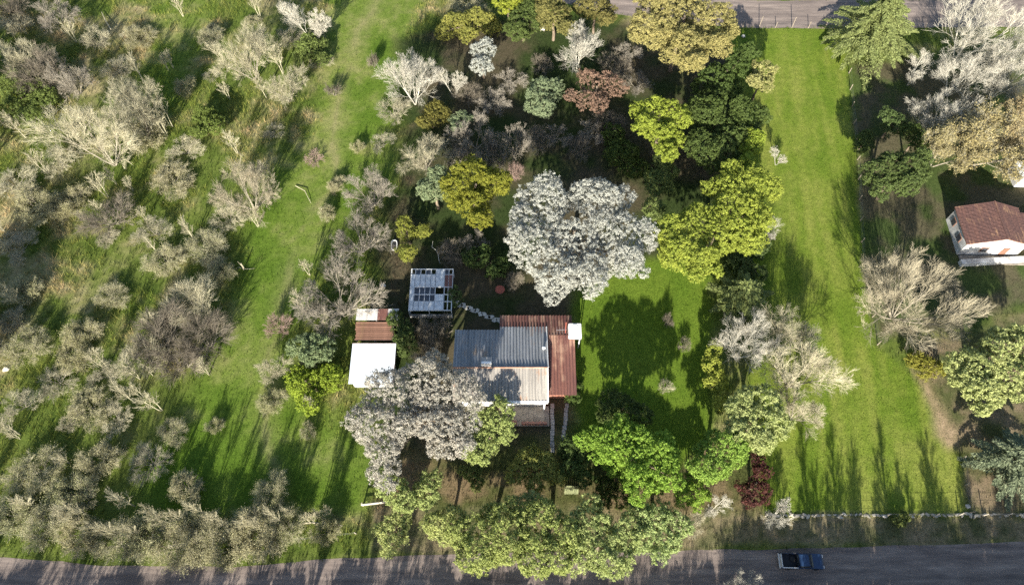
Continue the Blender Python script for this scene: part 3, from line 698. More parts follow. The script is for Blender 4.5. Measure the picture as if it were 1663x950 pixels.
# water tank on its stand and mast
tx, ty = (float(q) for q in at(934, 535, 4.2))
tk = thing('water_tank', 'square white water tank on a stand at the corner of the red roof', 'tank', (tx, ty, 0))
MB().box((0, 0, 3.75), (1.75, 1.9, .95), taper=(.96, .96)).build('tank_body', M['tank'], tk, .06)
MB().lathe([(.62, 0), (.66, .05), (.5, .08), (.1, .1)], (0, .1, 4.22), 20).build('lid', M['fascia'], tk)
for sx in (-.7, .7):
    for sy in (-.75, .75): MB().bar((sx, sy, -.05), (sx, sy, 3.3), .08, n=6).build('leg', M['frame_white'], tk)
MB().box((0, 0, 3.2), (1.8, 1.95, .14)).build('platform', M['concrete'], tk)
mx_, my_ = (float(q) for q in at(927, 545, 0))
ms = thing('mast', 'red painted pipe mast rising beside the white water tank', 'mast', (tx - 1.15, ty - .3, 0))
MB().bar((0, 0, -.1), (-.15, .5, 6.0), .07, .05, 8).build('pole', M['rust_red'], ms)
an = MB(); an.bar((-1.4, .1, 4.4), (0, .2, 4.4), .03, n=4)
for q in (-1.3, -.95, -.6, -.25): an.bar((q, -.35, 4.4), (q, .55, 4.4), .018, n=4)
an.build('antenna', M['rim'], ms)
# wheel tracks of the drive
for nm, (a_, b_) in (('path', ((897, 655), (897, 735))), ('path', ((921, 655), (914, 720)))):
    p0, p1 = P(*a_), P(*b_); n = 9
    root = ob(nm, None); tag(root, 'concrete wheel strip running from the house wing', kind='structure')
    for k in range(n):
        q = p0.lerp(p1, (k + .5) / n); l = (p1 - p0).length / n
        MB().box((0, 0, 0), (.5 + .06 * math.sin(k * 3), l * .94, .08)).build('slab', M['concrete'], root, .015, loc=(q.x + .04 * math.sin(k * 5), q.y, .035))
# stone path from greenhouse to house
pp = [P(742, 493), P(765, 502), P(790, 513), P(815, 523)]; sp = ob('path', None); tag(sp, 'stepping stone path between greenhouse ruin and house', kind='structure')
for k in range(14):
    t = k / 13 * 3; i = min(int(t), 2); q = pp[i].lerp(pp[i + 1], t - i)
    n = 7; rr_ = [(.42 + .1 * math.sin(k * 7 + j * 2.1)) for j in range(n)]
    MB().prism([(rr_[j] * math.cos(6.283 * j / n + k), .8 * rr_[j] * math.sin(6.283 * j / n + k)) for j in range(n)], -.03, .05).build('slab', M['stone_pale'], sp, .012, loc=(q.x, q.y + .12 * (-1) ** k, .02))

# ------------------------------------------------------------------ sheds
sh = thing('shed', 'small shed with bright white sheet metal roof beside the silver tree', 'shed')
MB().box((-18.5, 35.9, 1.1), (5.2, 5.0, 2.2)).build('wall', M['plaster_stain'], sh)
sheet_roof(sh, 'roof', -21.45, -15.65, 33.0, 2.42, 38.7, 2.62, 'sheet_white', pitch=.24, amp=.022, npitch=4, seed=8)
ee = MB(); ee.box((-18.55, 38.72, 2.58), (5.86, .06, .12)); ee.box((-15.60, 35.85, 2.47), (.06, 5.6, .12)); ee.build('edge_trim', M['wood_brown'], sh)
for u_ in (1,):
    d_o = MB().box((-15.87, 36.0, 1.0), (.06, .9, 1.9)).build('door', M['wood_old'], sh)
pg = thing('pergola', 'rusty brown slatted lean-to with pale roof sheets behind the white roofed shed', 'lean-to')
for sx in (-21.0, -18.6, -16.2):
    for sy in (39.4, 43.7): MB().bar((sx, sy, -.05), (sx, sy, 2.26), .07, n=6).build('post', M['wood_old'], pg)
for sx in (-21.0, -18.6, -16.2): MB().box((sx, 41.5, 2.28), (.1, 4.7, .12)).build('rafter', M['wood_old'], pg)
for k in range(9): MB().box((0, 0, 0), (5.1 + .12 * math.sin(k * 4), .25, .05)).build('slat', M['wood_brown'], pg, loc=(-18.75 + .1 * math.sin(k * 7), 39.35 + k * .315, 2.38))
for k in range(4):
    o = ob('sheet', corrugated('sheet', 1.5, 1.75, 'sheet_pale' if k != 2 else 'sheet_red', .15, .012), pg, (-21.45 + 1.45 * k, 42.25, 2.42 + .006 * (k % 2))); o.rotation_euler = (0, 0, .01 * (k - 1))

# greenhouse ruin
GZ = 2.3
def gxx(u): return float(at(u, 470, GZ)[0])
def gyy(v): return float(at(700, v, GZ)[1])
def zx(q): return 550 + q / 3.655
def zy(q): return 380 + q / 3.655
gh = thing('greenhouse', 'ruined white framed greenhouse with open and glazed roof bays', 'greenhouse')
colx = [gxx(zx(q)) for q in (425, 450, 481, 512, 543, 573, 627, 650, 674)]; rowy = [gyy(zy(q)) for q in (455, 403, 361, 317, 244, 211)]
X0, X1, Y0, Y1 = colx[0], colx[-1], rowy[0], rowy[-1]
for k, x in enumerate(colx): MB().box((x, (Y0 + Y1) / 2, GZ), (.11, Y1 - Y0, .10)).build('rafter', M['frame_white'], gh)
for k, y in enumerate(rowy): MB().box(((X0 + X1) / 2, y, GZ + .08), (X1 - X0 + .1, .10, .08)).build('purlin', M['frame_white'], gh)
for x in (X0, colx[4], X1):
    for y in (Y0, rowy[3], Y1): MB().box((x, y, GZ / 2 - .05), (.1, .1, GZ + .04)).build('post', M['frame_white'], gh)
def bay(i, j, name, mat, z=.15, th=.012, tilt=0):
    w = colx[i + 1] - colx[i] - .09; h = rowy[j + 1] - rowy[j] - .08
    o = MB().box((0, 0, 0), (w, h, th)).build(name, M[mat], gh, loc=((colx[i] + colx[i + 1]) / 2, (rowy[j] + rowy[j + 1]) / 2, GZ + z)); o.rotation_euler = (tilt, 0, 0)
for i in range(0, 6): bay(i, 0, 'roof_sheet', 'cloth_white', .13 + .008 * (i % 2))
bay(0, 1, 'roof_sheet', 'cloth_white'); bay(0, 2, 'roof_sheet', 'cloth_white')
for i in (1, 2, 3, 4):
    for j in (1, 2): bay(i, j, 'pane', 'pane', .06, .01, .01 * (i - j))
for i in (0, 1, 2, 3, 4): bay(i, 3, 'roof_sheet', 'cloth_white', .13 + .006 * (i % 2))
for j in (0, 1, 3, 4): bay(5, j, 'roof_sheet', 'cloth_white', .17)
for i, j in ((1, 4), (3, 4), (6, 4)): bay(i, j, 'pane', 'pane', .06)
for i, j in ((6, 3), (7, 3), (7, 2)): bay(i, j, 'roof_sheet', 'sheet_red', .13)
MB().box(((X0 + X1) / 2, Y0 + .04, .5), (X1 - X0, .08, .95)).build('base_wall', M['plaster_stain'], gh)
MB().box(((X0 + X1) / 2, Y1 - .04, .5), (X1 - X0, .08, .95)).build('base_wall', M['plaster_stain'], gh)
MB().box((X0 - .02, (Y0 + Y1) / 2, .5), (.08, Y1 - Y0 - .2, .95)).build('base_wall', M['plaster_stain'], gh)
# potting bench within
MB().box(((X0 + X1) / 2 - .6, rowy[2], .75), (2.6, .9, .06)).build('bench', M['wood_old'], gh)

# ------------------------------------------------------------------ neighbour house with terracotta roof
ra, rb = P(1615, 327, 4.7), P(1637, 389, 4.7)
ax = (ra - rb); ax.z = 0; Ln = ax.length; ax.normalize(); sd = Vector((-ax.y, ax.x, 0))   # sd points to -x
ang = math.atan2(ax.y, ax.x) - math.pi / 2
mid = (ra + rb) / 2; mid.z = 0
nb = thing('cottage', 'white cottage with terracotta tiled roof and stained side wall', 'house', mid, ang)
w_l, w_r, eave, ridge = 4.9, 4.3, 3.1, 4.7
hl = Ln / 2
wl = MB(); n_ = [(-w_l + .3, 0), (w_r - .3, 0)]
wl.add([(-w_l + .3, -hl + .2, 0), (w_r - .3, -hl + .2, 0), (w_r - .3, -hl + .2, eave), (0, -hl + .2, ridge - .15), (-w_l + .3, -hl + .2, eave),
        (-w_l + .3, hl - .2, 0), (w_r - .3, hl - .2, 0), (w_r - .3, hl - .2, eave), (0, hl - .2, ridge - .15), (-w_l + .3, hl - .2, eave)],
       [(0, 1, 2, 3, 4), (9, 8, 7, 6, 5), (0, 4, 9, 5), (1, 6, 7, 2), (4, 3, 8, 9), (3, 2, 7, 8)])
wl.build('wall', M['plaster_stain'], nb)
M['terracotta'] = mat_sheet('terracotta', (.135, .066, .05), (.07, .040, .036), (.30, .18, .10), .25, scale=1.5, rough=.85)
def tile_roof(parent, x_eave, z_eave, x_r, z_r, y0, y1, name='roof'):
    """barrel tiles in overlapping rows; rows run down the slope, joined as they are 3 px wide"""
    V, F = [], []; L_ = math.hypot(x_r - x_eave, z_r - z_eave); nr = int(L_ / .36); nc = int((y1 - y0) / .22)
    dx, dz = (x_r - x_eave) / L_, (z_r - z_eave) / L_; nxn, nzn = (-dz, dx) if dx > 0 else (dz, -dx)
    r = np.random.default_rng(4)
    for i in range(nr):
        for j in range(nc):
            s0 = i * L_ / nr; s1 = (i + 1.12) * L_ / nr; yc = y0 + (j + .5) * (y1 - y0) / nc; hw = .55 * (y1 - y0) / nc; jz = float(r.normal(0, .006)); b = len(V)
            for s, lift in ((s0, .035), (s1, .0)):
                for a, hgt in ((-1, 0), (-.5, .05), (.5, .05), (1, 0)):
                    q = hgt + lift + jz + .02; V.append((x_eave + dx * s + nxn * q, yc + a * hw, z_eave + dz * s + nzn * q))
            F += [(b + k, b + k + 1, b + 5 + k, b + 4 + k) for k in range(3)] 
    F = np.array(F); o = mesh_np(name, np.array(V), F, M['terracotta'], parent=parent)
    u_ = MB().add([(x_eave, y0, z_eave), (x_r, y0, z_r), (x_r, y1, z_r), (x_eave, y1, z_eave), (x_eave, y0, z_eave - .1), (x_r, y0, z_r - .1), (x_r, y1, z_r - .1), (x_eave, y1, z_eave - .1)], [(0, 1, 2, 3), (7, 6, 5, 4), (0, 4, 5, 1), (1, 5, 6, 2), (2, 6, 7, 3), (3, 7, 4, 0)]).build('roof_deck', M['wood_brown'], o)
    return o
tile_roof(nb, -w_l, eave, 0, ridge, -hl, hl); tile_roof(nb, w_r, eave + .1, 0, ridge, -hl, hl)
MB().bar((0, -hl, ridge + .06), (0, hl, ridge + .06), .12, n=8).build('ridge_tile', M['terracotta'], nb)
for q in (-1.2, 1.6):
    f = MB().box((-w_l + .28, q, 1.6), (.1, 1.0, 1.1)).build('window', M['wood_brown'], nb); MB().box((-w_l + .21, q, 1.6), (.05, .8, .9)).build('pane', M['pane'], f)
f = MB().box((-1.5, -hl + .16, 1.6), (1.1, .1, 1.1)).build('window', M['wood_brown'], nb); MB().box((-1.5, -hl + .09, 1.6), (.9, .05, .9)).build('pane', M['pane'], f)
MB().box((1.6, -hl + .16, 1.05), (.95, .1, 2.1)).build('door', M['wood_brown'], nb)
# annex with the same tiles
ann = MB().box((6.6, .2, 1.25), (4.8, 4.2, 2.5)); ann.build('annex_wall', M['plaster'], nb)
tile_roof(nb, 9.3, 2.55, 4.1, 3.15, -2.1, 2.5, 'annex_roof')
MB().box((1.0, -hl - .7, .12), (11, 1.4, .24)).build('terrace', M['stone_dull'], nb, .03)
gw = thing('garden_wall', 'low whitewashed wall in front of the terracotta roofed cottage', 'wall', (0, 0, 0))
wa, wb = P(1562, 425, .8), P(1760, 414, .8)
MB().bar((wa.x, wa.y, .38), (wb.x, wb.y, .38), .56, n=4).build('wall_body', M['plaster_stain'], gw)
dx_, dy_ = (float(q) for q in at(1645, 384, 1.2))
dd = thing('round_tank', 'round pale water drum standing by the cottage terrace', 'tank', (dx_, dy_, 0)); MB().lathe([(.7, 0), (.72, 1.0), (.6, 1.15)], (0, 0, 0), 20).build('drum', M['concrete'], dd); MB().lathe([(.66, 0), (.6, .06), (.1, .1)], (0, 0, 1.13), 20).build('lid', M['cloth_white'], dd)
wx_, wy_ = (float(q) for q in at(1658, 285, 2.2))
an2 = thing('outbuilding', 'white roofed outbuilding behind the tan leaved tree', 'shed', (wx_ + 1.8, wy_ + 1, 0)); MB().box((0, 0, 1.05), (3.6, 3.2, 2.1)).build('wall', M['plaster'], an2); MB().box((0, 0, 2.16), (4.0, 3.6, .12)).build('roof', M['sheet_white'], an2, .02)

# ------------------------------------------------------------------ pickup
pk = thing('pickup_truck', 'dark blue pickup truck with open bed driving on the dirt road', 'pickup truck', (34.45, 11.35, .006), R(-1.5))
bd = MB().extrude_y([(-.72, .42), (2.38, .42), (2.5, .6), (2.46, .86), (2.3, .97), (1.1, 1.08), (-.72, 1.08)], -.86, .86).build('body', M['blue_paint'], pk, .045)
bed = MB(); bed.box((-1.6, 0, .66), (1.78, 1.5, .08)); bed_o = bed.build('bed_floor', M['liner'], pk)
for s in (-1, 1):
    MB().box((-1.6, s * .82, .77), (1.82, .12, .66)).build('bed_side', M['blue_paint'], pk, .02); MB().box((-1.6, s * .82, 1.12), (1.84, .10, .035)).build('bed_rail', M['chrome'] if s < 0 else M['dark_metal'], pk)
MB().box((-2.47, 0, .78), (.09, 1.52, .62)).build('tailgate', M['chrome'], pk, .02)
MB().box((-.70, 0, .85), (.06, 1.52, .5)).build('bed_front', M['liner'], pk)
MB().box((-2.62, 0, .52), (.16, 1.7, .17)).build('bumper', M['chrome'], pk, .04); MB().box((2.52, 0, .5), (.16, 1.66, .2)).build('bumper', M['dark_metal'], pk, .05)
cab = MB().add([(-.70, -.80, 1.06), (1.18, -.80, 1.06), (1.18, .80, 1.06), (-.70, .80, 1.06), (-.58, -.66, 1.66), (.52, -.66, 1.66), (.52, .66, 1.66), (-.58, .66, 1.66)], [(3, 2, 1, 0), (4, 5, 6, 7), (0, 1, 5, 4), (1, 2, 6, 5), (2, 3, 7, 6), (3, 0, 4, 7)]); cab_o = cab.build('cab', M['blue_paint'], pk, .05)
def quadp(name, pts, mat, parent, off):
    a, b, c, d = [Vector(p) for p in pts]; n = (b - a).cross(d - a).normalized() * off
    return MB().add([a, b, c, d, a + n, b + n, c + n, d + n], [(3, 2, 1, 0), (4, 5, 6, 7), (0, 1, 5, 4), (1, 2, 6, 5), (2, 3, 7, 6), (3, 0, 4, 7)]).build(name, M[mat], parent)
quadp('windscreen', [(1.13, -.72, 1.10), (1.13, .72, 1.10), (.55, .60, 1.62), (.55, -.60, 1.62)], 'glass_dark', pk, .03)
quadp('rear_window', [(-.69, .66, 1.14), (-.69, -.66, 1.14), (-.60, -.56, 1.56), (-.60, .56, 1.56)], 'glass_dark', pk, .02)
quadp('side_window', [(-.55, -.79, 1.12), (.98, -.79, 1.12), (.44, -.675, 1.6), (-.48, -.675, 1.6)], 'glass_dark', pk, .02)
quadp('side_window', [(.98, .79, 1.12), (-.55, .79, 1.12), (-.48, .675, 1.6), (.44, .675, 1.6)], 'glass_dark', pk, .02)
for s in (-1, 1):
    MB().box((2.44, s * .62, .80), (.10, .34, .16)).build('headlight', M['white_enamel'], pk, .02); MB().box((.98, s * .98, 1.16), (.10, .2, .13)).build('mirror', M['dark_metal'], pk, .02)
    MB().box((-2.46, s * .80, .86), (.06, .1, .26)).build('tail_light', M['rust_red'], pk)
    for wxx in (-1.62, 1.58):
        w = ob('wheel', None, pk, (wxx, s * .80, .37)); w.rotation_euler = (math.pi / 2, 0, 0)
        MB().lathe([(.20, -.11), (.34, -.11), (.37, -.07), (.37, .07), (.34, .11), (.20, .11)], (0, 0, 0), 20).build('tyre', M['tyre'], w); MB().lathe([(.06, -.09), (.2, -.10), (.2, .10), (.06, .09)], (0, 0, 0), 14).build('rim', M['rim'], w)
sw = thing('spare_wheel', 'spare wheel lying in the open bed of the blue pickup', 'wheel', (33.35, 11.6, .70)); sw.rotation_euler = (0, 0, .4)
sw.location.z = .715
MB().lathe([(.16, 0), (.30, 0), (.33, .05), (.33, .14), (.30, .19), (.16, .19)], (0, 0, 0), 20).build('tyre', M['tyre'], sw); MB().lathe([(.02, .06), (.17, .03), (.17, .17), (.12, .12)], (0, 0, 0), 14).build('rim', M['rim'], sw)

# ------------------------------------------------------------------ fences
def fence(label, pts, step, h, mat, wires=3, seed=1, tall=()):
    r = np.random.default_rng(seed); root = thing('wire_fence', label, 'fence'); k = 0; tops = []
    for a, b in zip(pts[:-1], pts[1:]):
        a, b = Vector((*a, 0)), Vector((*b, 0)); n = max(1, round((b - a).length / step))
        for i in range(n + (b == Vector((*pts[-1], 0)))):
            q = a.lerp(b, i / n); hh = h * float(r.uniform(.9, 1.1)) * (1.9 if k in tall else 1); lx, ly = r.normal(0, .04, 2)
            MB().bar((q.x, q.y, -.2), (q.x + lx, q.y + ly, hh), .075, .06, 6).build('post', M[mat], root); tops.append(Vector((q.x + lx * .5, q.y + ly * .5, 0))); k += 1
    w = MB()
    for a, b in zip(tops[:-1], tops[1:]):
        for j in range(wires): z = h * (.3 + .6 * j / max(1, wires - 1)); w.bar((a.x, a.y, z), (b.x, b.y, z), .008, n=3)
    w.build('wires', M['wire'], root); return root
fy = float(at(1400, 838)[1])
fence('wire fence on pale posts between the long lawn and the dirt road with the pickup', [(31.2, fy), (64, fy + .1), (90, fy + .4)], 3.1, 1.25, 'wood_pale', seed=2)
ty_ = float(at(1280, 47)[1])
fence('wire fence across the narrow end of the long lawn', [(38.5, ty_ + .4), (62, ty_), (95, ty_)], 2.9, 1.3, 'wood_old', seed=3, tall=(2, 4))
fence('wire fence along the scrub hedge beside the curving dirt road', [(-62, 14.6), (-50, 13.0), (-32, 13.2), (-19, 14.6)], 4.2, 1.1, 'wood_pale', 2, seed=4)
sx1 = [tuple(float(q) for q in at(*p)) for p in ((1378, 120), (1392, 260), (1400, 430), (1425, 560))]
fence('wire fence between the long lawn and the cottage plot', sx1[::-1], 4.0, 1.2, 'wood_old', seed=5)
sx2 = [tuple(float(q) for q in at(*p)) for p in ((1574, 832), (1560, 745))]
fence('short wire fence from the road corner up to the bare soil patch', sx2, 3.0, 1.2, 'wood_old', seed=6)
# rubble edging under the road fence
eg = thing('stone_edging', 'line of pale rubble stones under the roadside fence of the long lawn', 'edging', (0, 0, 0)); r = np.random.default_rng(3)
proto_st = []
for k in range(4):
    rr_ = r.uniform(.7, 1.2, 8); vv = [(rr_[j] * math.cos(j * .785) * .3, rr_[j] * math.sin(j * .785) * .14, z_) for z_, s_ in ((-.05, 1), (.16, .7)) for j in range(8)]
    proto_st.append(MB().prism([(rr_[j] * math.cos(j * .785) * .34, rr_[j] * math.sin(j * .785) * .17) for j in range(8)], -.05, .17).mesh('stone', M['stone_edge'], .03))
xq = 31.5
while xq < 72:
    o = ob('stone', proto_st[int(r.integers(4))], eg, (xq, fy + .1 + float(r.normal(0, .10)), 0), (0, 0, float(r.normal(0, .5)))); s_ = float(r.uniform(.35, 1.15)); o.scale = (s_ * 1.2, s_, s_); xq += float(r.uniform(.3, .9)) * (2.2 if r.random() < .12 else 1)
# gates and loose timber
def log(name, label, cat, pts, rad, mat, n=7):
    root = MB().path([Vector(p) for p in pts], rad, n).build(name, M[mat]); return tag(root, label, cat)
g0, g1 = P(588, 818, .9), P(630, 813, .9)
gt = thing('pole_gate', 'pale wooden pole gate closing the field entrance by the silver tree', 'gate')
for q in (g0, g1): MB().bar((q.x, q.y, -.1), (q.x, q.y, 1.2), .11, .09, 7).build('post', M['wood_pale'], gt)
for z_ in (.55, .98): MB().bar((g0.x - .1, g0.y - .1, z_), (g1.x + .1, g1.y - .1, z_ + .05), .085, n=7).build('rail', M['wood_pale'], gt)
b0, b1 = P(918, 800, .8), P(937, 800, .8)
bg = thing('board_gate', 'weathered yellow-green board gate in the front hedge', 'gate', (b0.x + .8, b0.y, 0)); bg.rotation_euler = (R(-30), 0, 0)
for k in range(7): MB().box((-.75 + k * .25, 0, .78), (.23, .04, 1.5 + .06 * math.sin(k * 3))).build('board', M['wood_moss'], bg)
for z_ in (.4, 1.2): MB().box((0, .05, z_), (1.8, .05, .1)).build('brace', M['wood_old'], bg)
log('fallen_pole', 'pale fallen pole in the roadside scrub by the field gate', 'pole', [P(470, 852, .5), P(505, 848, .45), P(556, 853, .3)], (.11, .08), 'twig_tan')
log('fallen_log', 'straight pale dead trunk lying in the dark shade of the scrub corner', 'log', [P(165, 20, .3), P(172, 35, .5), P(180, 48, .7)], (.05, .09), 'twig_tan')
log('fallen_branch', 'long fallen branch lying across the rough scrub by the brushwood heap', 'branch', [P(222, 375, .3), P(250, 402, .5), P(273, 442, .3)], (.06, .03), 'twig_tan')
log('fallen_branch', 'curved bleached branch lying on the grass lane below the many-limbed thorn tree', 'branch', [P(480, 302, .15), P(495, 310, .4), P(505, 330, .15)], (.06, .03), 'twig_cream')
db = thing('dead_branch', 'bleached forked dead branch behind the greenhouse ruin', 'branch', P(712, 415))
for pts in (((0, 0, .1), (-.2, .4, .7), (-.9, .9, .9), (-.8, 1.7, 1.2)), ((0, 0, .1), (.4, .3, .6), (.5, 1.0, .9), (1.0, 1.4, 1.1)), ((.4, .3, .6), (1.0, .1, .7), (1.3, .5, .9)), ((0, 0, .1), (.1, -.7, .05), (.3, -1.4, .05))):
    MB().path([Vector(p) for p in pts], (.07, .03), 6).build('limb', M['twig_white'], db)
sp_ = thing('stump', 'pale broken stump with a long shadow on the green lane', 'stump', P(396, 437))
MB().path([Vector((0, 0, -.1)), Vector((.1, 0, .6)), Vector((.05, .1, 1.5))], (.16, .07), 8).build('stem', M['twig_tan'], sp_)
for pts in (((0, 0, .1), (-.7, .2, .2), (-1.2, .1, .05)), ((0, 0, .1), (.8, -.1, .15), (1.6, .1, .05)), ((.1, 0, .6), (-.3, .3, 1.0), (-.5, .4, 1.5))): MB().path([Vector(p) for p in pts], (.06, .02), 6).build('limb', M['twig_tan'], sp_)
# yard things
bt = thing('bathtub', 'old white bathtub standing on the grass beside the bamboo clump', 'bathtub', P(641, 401), .05)
def oval(a, b, z, n=20): return [(a * math.copysign(abs(math.cos(t)) ** .7, math.cos(t)), b * math.copysign(abs(math.sin(t)) ** .7, math.sin(t)), z) for t in [2 * math.pi * k / n for k in range(n)]]
rings = [oval(.32, .70, .08), oval(.42, .86, .52), oval(.47, .92, .56), oval(.45, .90, .58), oval(.37, .80, .55), oval(.30, .68, .2)]
vv = [p for q in rings for p in q]; ff = [(k * 20 + i, k * 20 + (i + 1) % 20, (k + 1) * 20 + (i + 1) % 20, (k + 1) * 20 + i) for k in range(5) for i in range(20)] + [tuple(range(100, 120))]
MB().add(vv, ff).build('tub', M['white_enamel'], bt); MB().add(oval(.345, .755, .42), [tuple(range(20))]).build('water', M['water_dark'], bt)
for sx in (-.25, .25):
    for sy in (-.5, .5): MB().box((sx, sy, .05), (.1, .1, .14)).build('foot', M['white_enamel'], bt)
tb = thing('round_table', 'round red garden table on the shaded grass behind the house', 'table', P(812, 474)); MB().lathe([(.0, .68), (.66, .68), (.68, .70), (.68, .73), (.0, .74)], (0, 0, 0), 24).build('tabletop', M['rust_red'], tb)
MB().lathe([(.35, 0), (.35, .04), (.07, .1), (.06, .69)], (0, 0, 0), 12).build('pedestal', M['concrete'], tb)
r = np.random.default_rng(12)
for (u_, v_, s_, lb) in ((10, 600, .5, 'white boulder in the scrub near the field margin'), (622, 464, .45, 'pale rock pile stone in the shade beside the greenhouse'), (1207, 60, .4, 'white stone on the shaded end of the long lawn'), (1571, 822, .35, 'white stone at the fence corner of the long lawn'), (1435, 838, .3, 'small white stone by the roadside fence'), (545, 147, .35, 'pale stone in the narrow shadow on the grass lane')):
    q = P(u_, v_); vv, ff = [], []
    d_ = rand_dir(r, 26); import bmesh
    bm = bmesh.new()
    for p in d_: bm.verts.new(p * (np.array([1, .8, .6]) * s_ * r.uniform(.85, 1.1)))
    bmesh.ops.convex_hull(bm, input=bm.verts); me = bpy.data.meshes.new('rock'); bm.to_mesh(me); bm.free(); me.materials.append(M['stone_pale'])
    tag(ob('rock', me, loc=(q.x, q.y, s_ * .3)), lb, 'rock')
bx_, by_ = (float(q) for q in at(881, 43, 1.0)); bh = thing('storage_box', 'small white box on legs under the olive trees', 'box', (bx_, by_, 0)); MB().box((0, 0, .6), (.8, .6, .55)).build('box', M['white_enamel'], bh, .02); MB().box((0, 0, .92), (.9, .7, .08)).build('lid', M['frame_white'], bh)
for sx in (-.3, .3):
    for sy in (-.2, .2): MB().box((sx, sy, .17), (.07, .07, .36)).build('leg', M['wood_old'], bh)
# ------------------------------------------------------------------ leafy trees (crown pixels: u, v, radius)
T = 'tree'
leafy('silver_tree', 'huge silvery white broad-crowned tree behind the corrugated roof house', T, 'lf_silver', 12.5,
      [(880, 335, 50), (975, 325, 48), (1010, 385, 48), (930, 400, 60), (868, 405, 46), (905, 452, 40), (955, 448, 36), (1022, 428, 28), (850, 355, 28, .92)], 101, leaf=.08, per=25)
leafy('silver_tree', 'tall cream-grey tree with hanging lobes between white roofed shed and house', T, 'lf_cream', 12.5,
      [(632, 640, 52), (606, 690, 40), (622, 728, 38, .92), (630, 768, 28, .82), (705, 635, 56, .97), (755, 645, 36, .92), (738, 690, 34, .92), (704, 688, 26, .95), (748, 724, 24, .84), (710, 728, 22, .82), (655, 690, 26, .95)], 102, leaf=.08, per=25)
leafy('broadleaf_tree', 'big bright yellow-green tree on the edge of the long lawn', T, 'lf_bright', 11.0,
      [(1190, 312, 48), (1226, 300, 36), (1130, 380, 56), (1192, 368, 52), (1100, 408, 40), (1140, 425, 34), (1216, 348, 38), (1085, 372, 28)], 103)
leafy('broadleaf_tree', 'bright green wide tree on the shaded yard side, next to the front hedge', T, 'lf_lime', 9.5,
      [(985, 722, 38), (1030, 728, 40), (1070, 745, 40), (1038, 778, 32), (1085, 772, 26), (1010, 700, 26, .9), (1030, 765, 32, .55), (998, 750, 26, .5), (1062, 775, 26, .5)], 104)
leafy('broadleaf_tree', 'rounded green tree between the wide bright tree and the dark red shrub', T, 'lf_lime', 7.5, [(1165, 740, 40), (1143, 760, 28), (1190, 725, 28)], 105)
leafy('broadleaf_tree', 'small green tree tucked beneath the rounded green tree by the hedge', T, 'lf_lime', 5.0, [(1128, 802, 26), (1112, 810, 16)], 106)
leafy('broadleaf_tree', 'yellow-green tree under the two large leafless trees beside the lawn', T, 'lf_pale', 8.0, [(1225, 690, 38), (1243, 655, 32), (1202, 662, 28), (1238, 715, 26), (1258, 685, 26), (1200, 700, 22)], 107)
row = [([(640, 868, 28), (655, 838, 18)], 5.0, 'lone light green tree at the road end of the hedge row by the pole gate'),
       ([(722, 855, 30), (703, 848, 18), (740, 838, 18), (742, 872, 22)], 5.5, 'light green tree second in the roadside row from the pole gate'),
       ([(785, 868, 46), (770, 900, 32), (822, 850, 34), (825, 885, 32)], 7.5, 'light green tree third in the roadside row from the pole gate'),
       ([(880, 852, 44), (868, 900, 40), (905, 905, 32), (922, 868, 32)], 7.5, 'light green tree fourth in the roadside row, in front of the board gate'),
       ([(960, 852, 38), (985, 892, 42), (998, 915, 24), (948, 890, 36), (1015, 868, 30)], 7.5, 'light green tree fifth in the roadside row, overhanging the road farthest'),
       ([(1060, 850, 36), (1075, 878, 30), (1040, 835, 22), (1098, 850, 26), (1045, 872, 24)], 6.5, 'light green tree sixth in the roadside row, beside pale leafless shrubs'),
       ([(850, 825, 26), (868, 812, 16)], 5.0, 'small pale tree behind the roadside row by the board gate')]
for k, (lb_, h_, la_) in enumerate(row): leafy('hedge_tree', la_, T, 'lf_pale', h_, lb_, 110 + k)
leafy('broadleaf_tree', 'fresh green tree at the veranda corner of the farmhouse', T, 'lf_pale', 7.0, [(800, 690, 36), (788, 720, 26), (815, 665, 18), (772, 735, 20)], 120)
leafy('shrub_tree', 'low golden-green shrub with radiating lobes by the drive', 'shrub', 'lf_gold', 4.0, [(868, 758, 28), (838, 765, 20), (898, 770, 20), (868, 788, 15), (850, 745, 16), (890, 748, 16)], 121)
leafy('broadleaf_tree', 'yellowish green tree under the hanging lobes of the cream-grey tree', T, 'lf_pale', 6.5, [(640, 795, 26), (655, 815, 20), (625, 775, 16)], 122)
leafy('broadleaf_tree', 'small lime tree beside the cream-grey tree, facing the front hedge', T, 'lf_pale', 6.0, [(690, 802, 26), (703, 782, 18)], 123)
leafy('pine_tree', 'huge cream-yellow tufted tree beside the far dirt road', T, 'lf_yellow', 13.0, [(1060, 50, 42), (1105, 20, 52), (1150, 40, 42), (1120, 80, 42), (1060, 20, 32), (1165, 75, 26), (1130, 102, 18)], 124, clump=.34, gap=.50)
leafy('broadleaf_tree', 'small sunlit yellow-green tree at the shaded corner of the lawn end', T, 'lf_yellow', 6.5, [(1238, 115, 19), (1243, 138, 17), (1228, 133, 13)], 125, bark='bark_dark')
leafy('broadleaf_tree', 'bright green upright tree rising from the dark grove', T, 'lf_bright', 9.5, [(1060, 185, 32), (1095, 190, 28), (1075, 222, 28), (1085, 248, 18), (1045, 202, 20)], 126)
leafy('bush', 'long green bush between the silvery white tree and the big yellow-green tree', 'bush', 'lf_mid', 4.5, [(1068, 300, 26), (1062, 340, 20), (1085, 280, 18), (1075, 262, 18)], 127)
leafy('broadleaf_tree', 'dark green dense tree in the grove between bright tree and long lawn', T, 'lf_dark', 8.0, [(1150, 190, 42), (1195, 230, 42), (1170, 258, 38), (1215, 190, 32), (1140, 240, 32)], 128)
leafy('broadleaf_tree', 'dark green tree shaded behind the cream-yellow tufted tree', T, 'lf_dark', 7.0, [(1160, 138, 38), (1195, 112, 28), (1212, 85, 18)], 129)
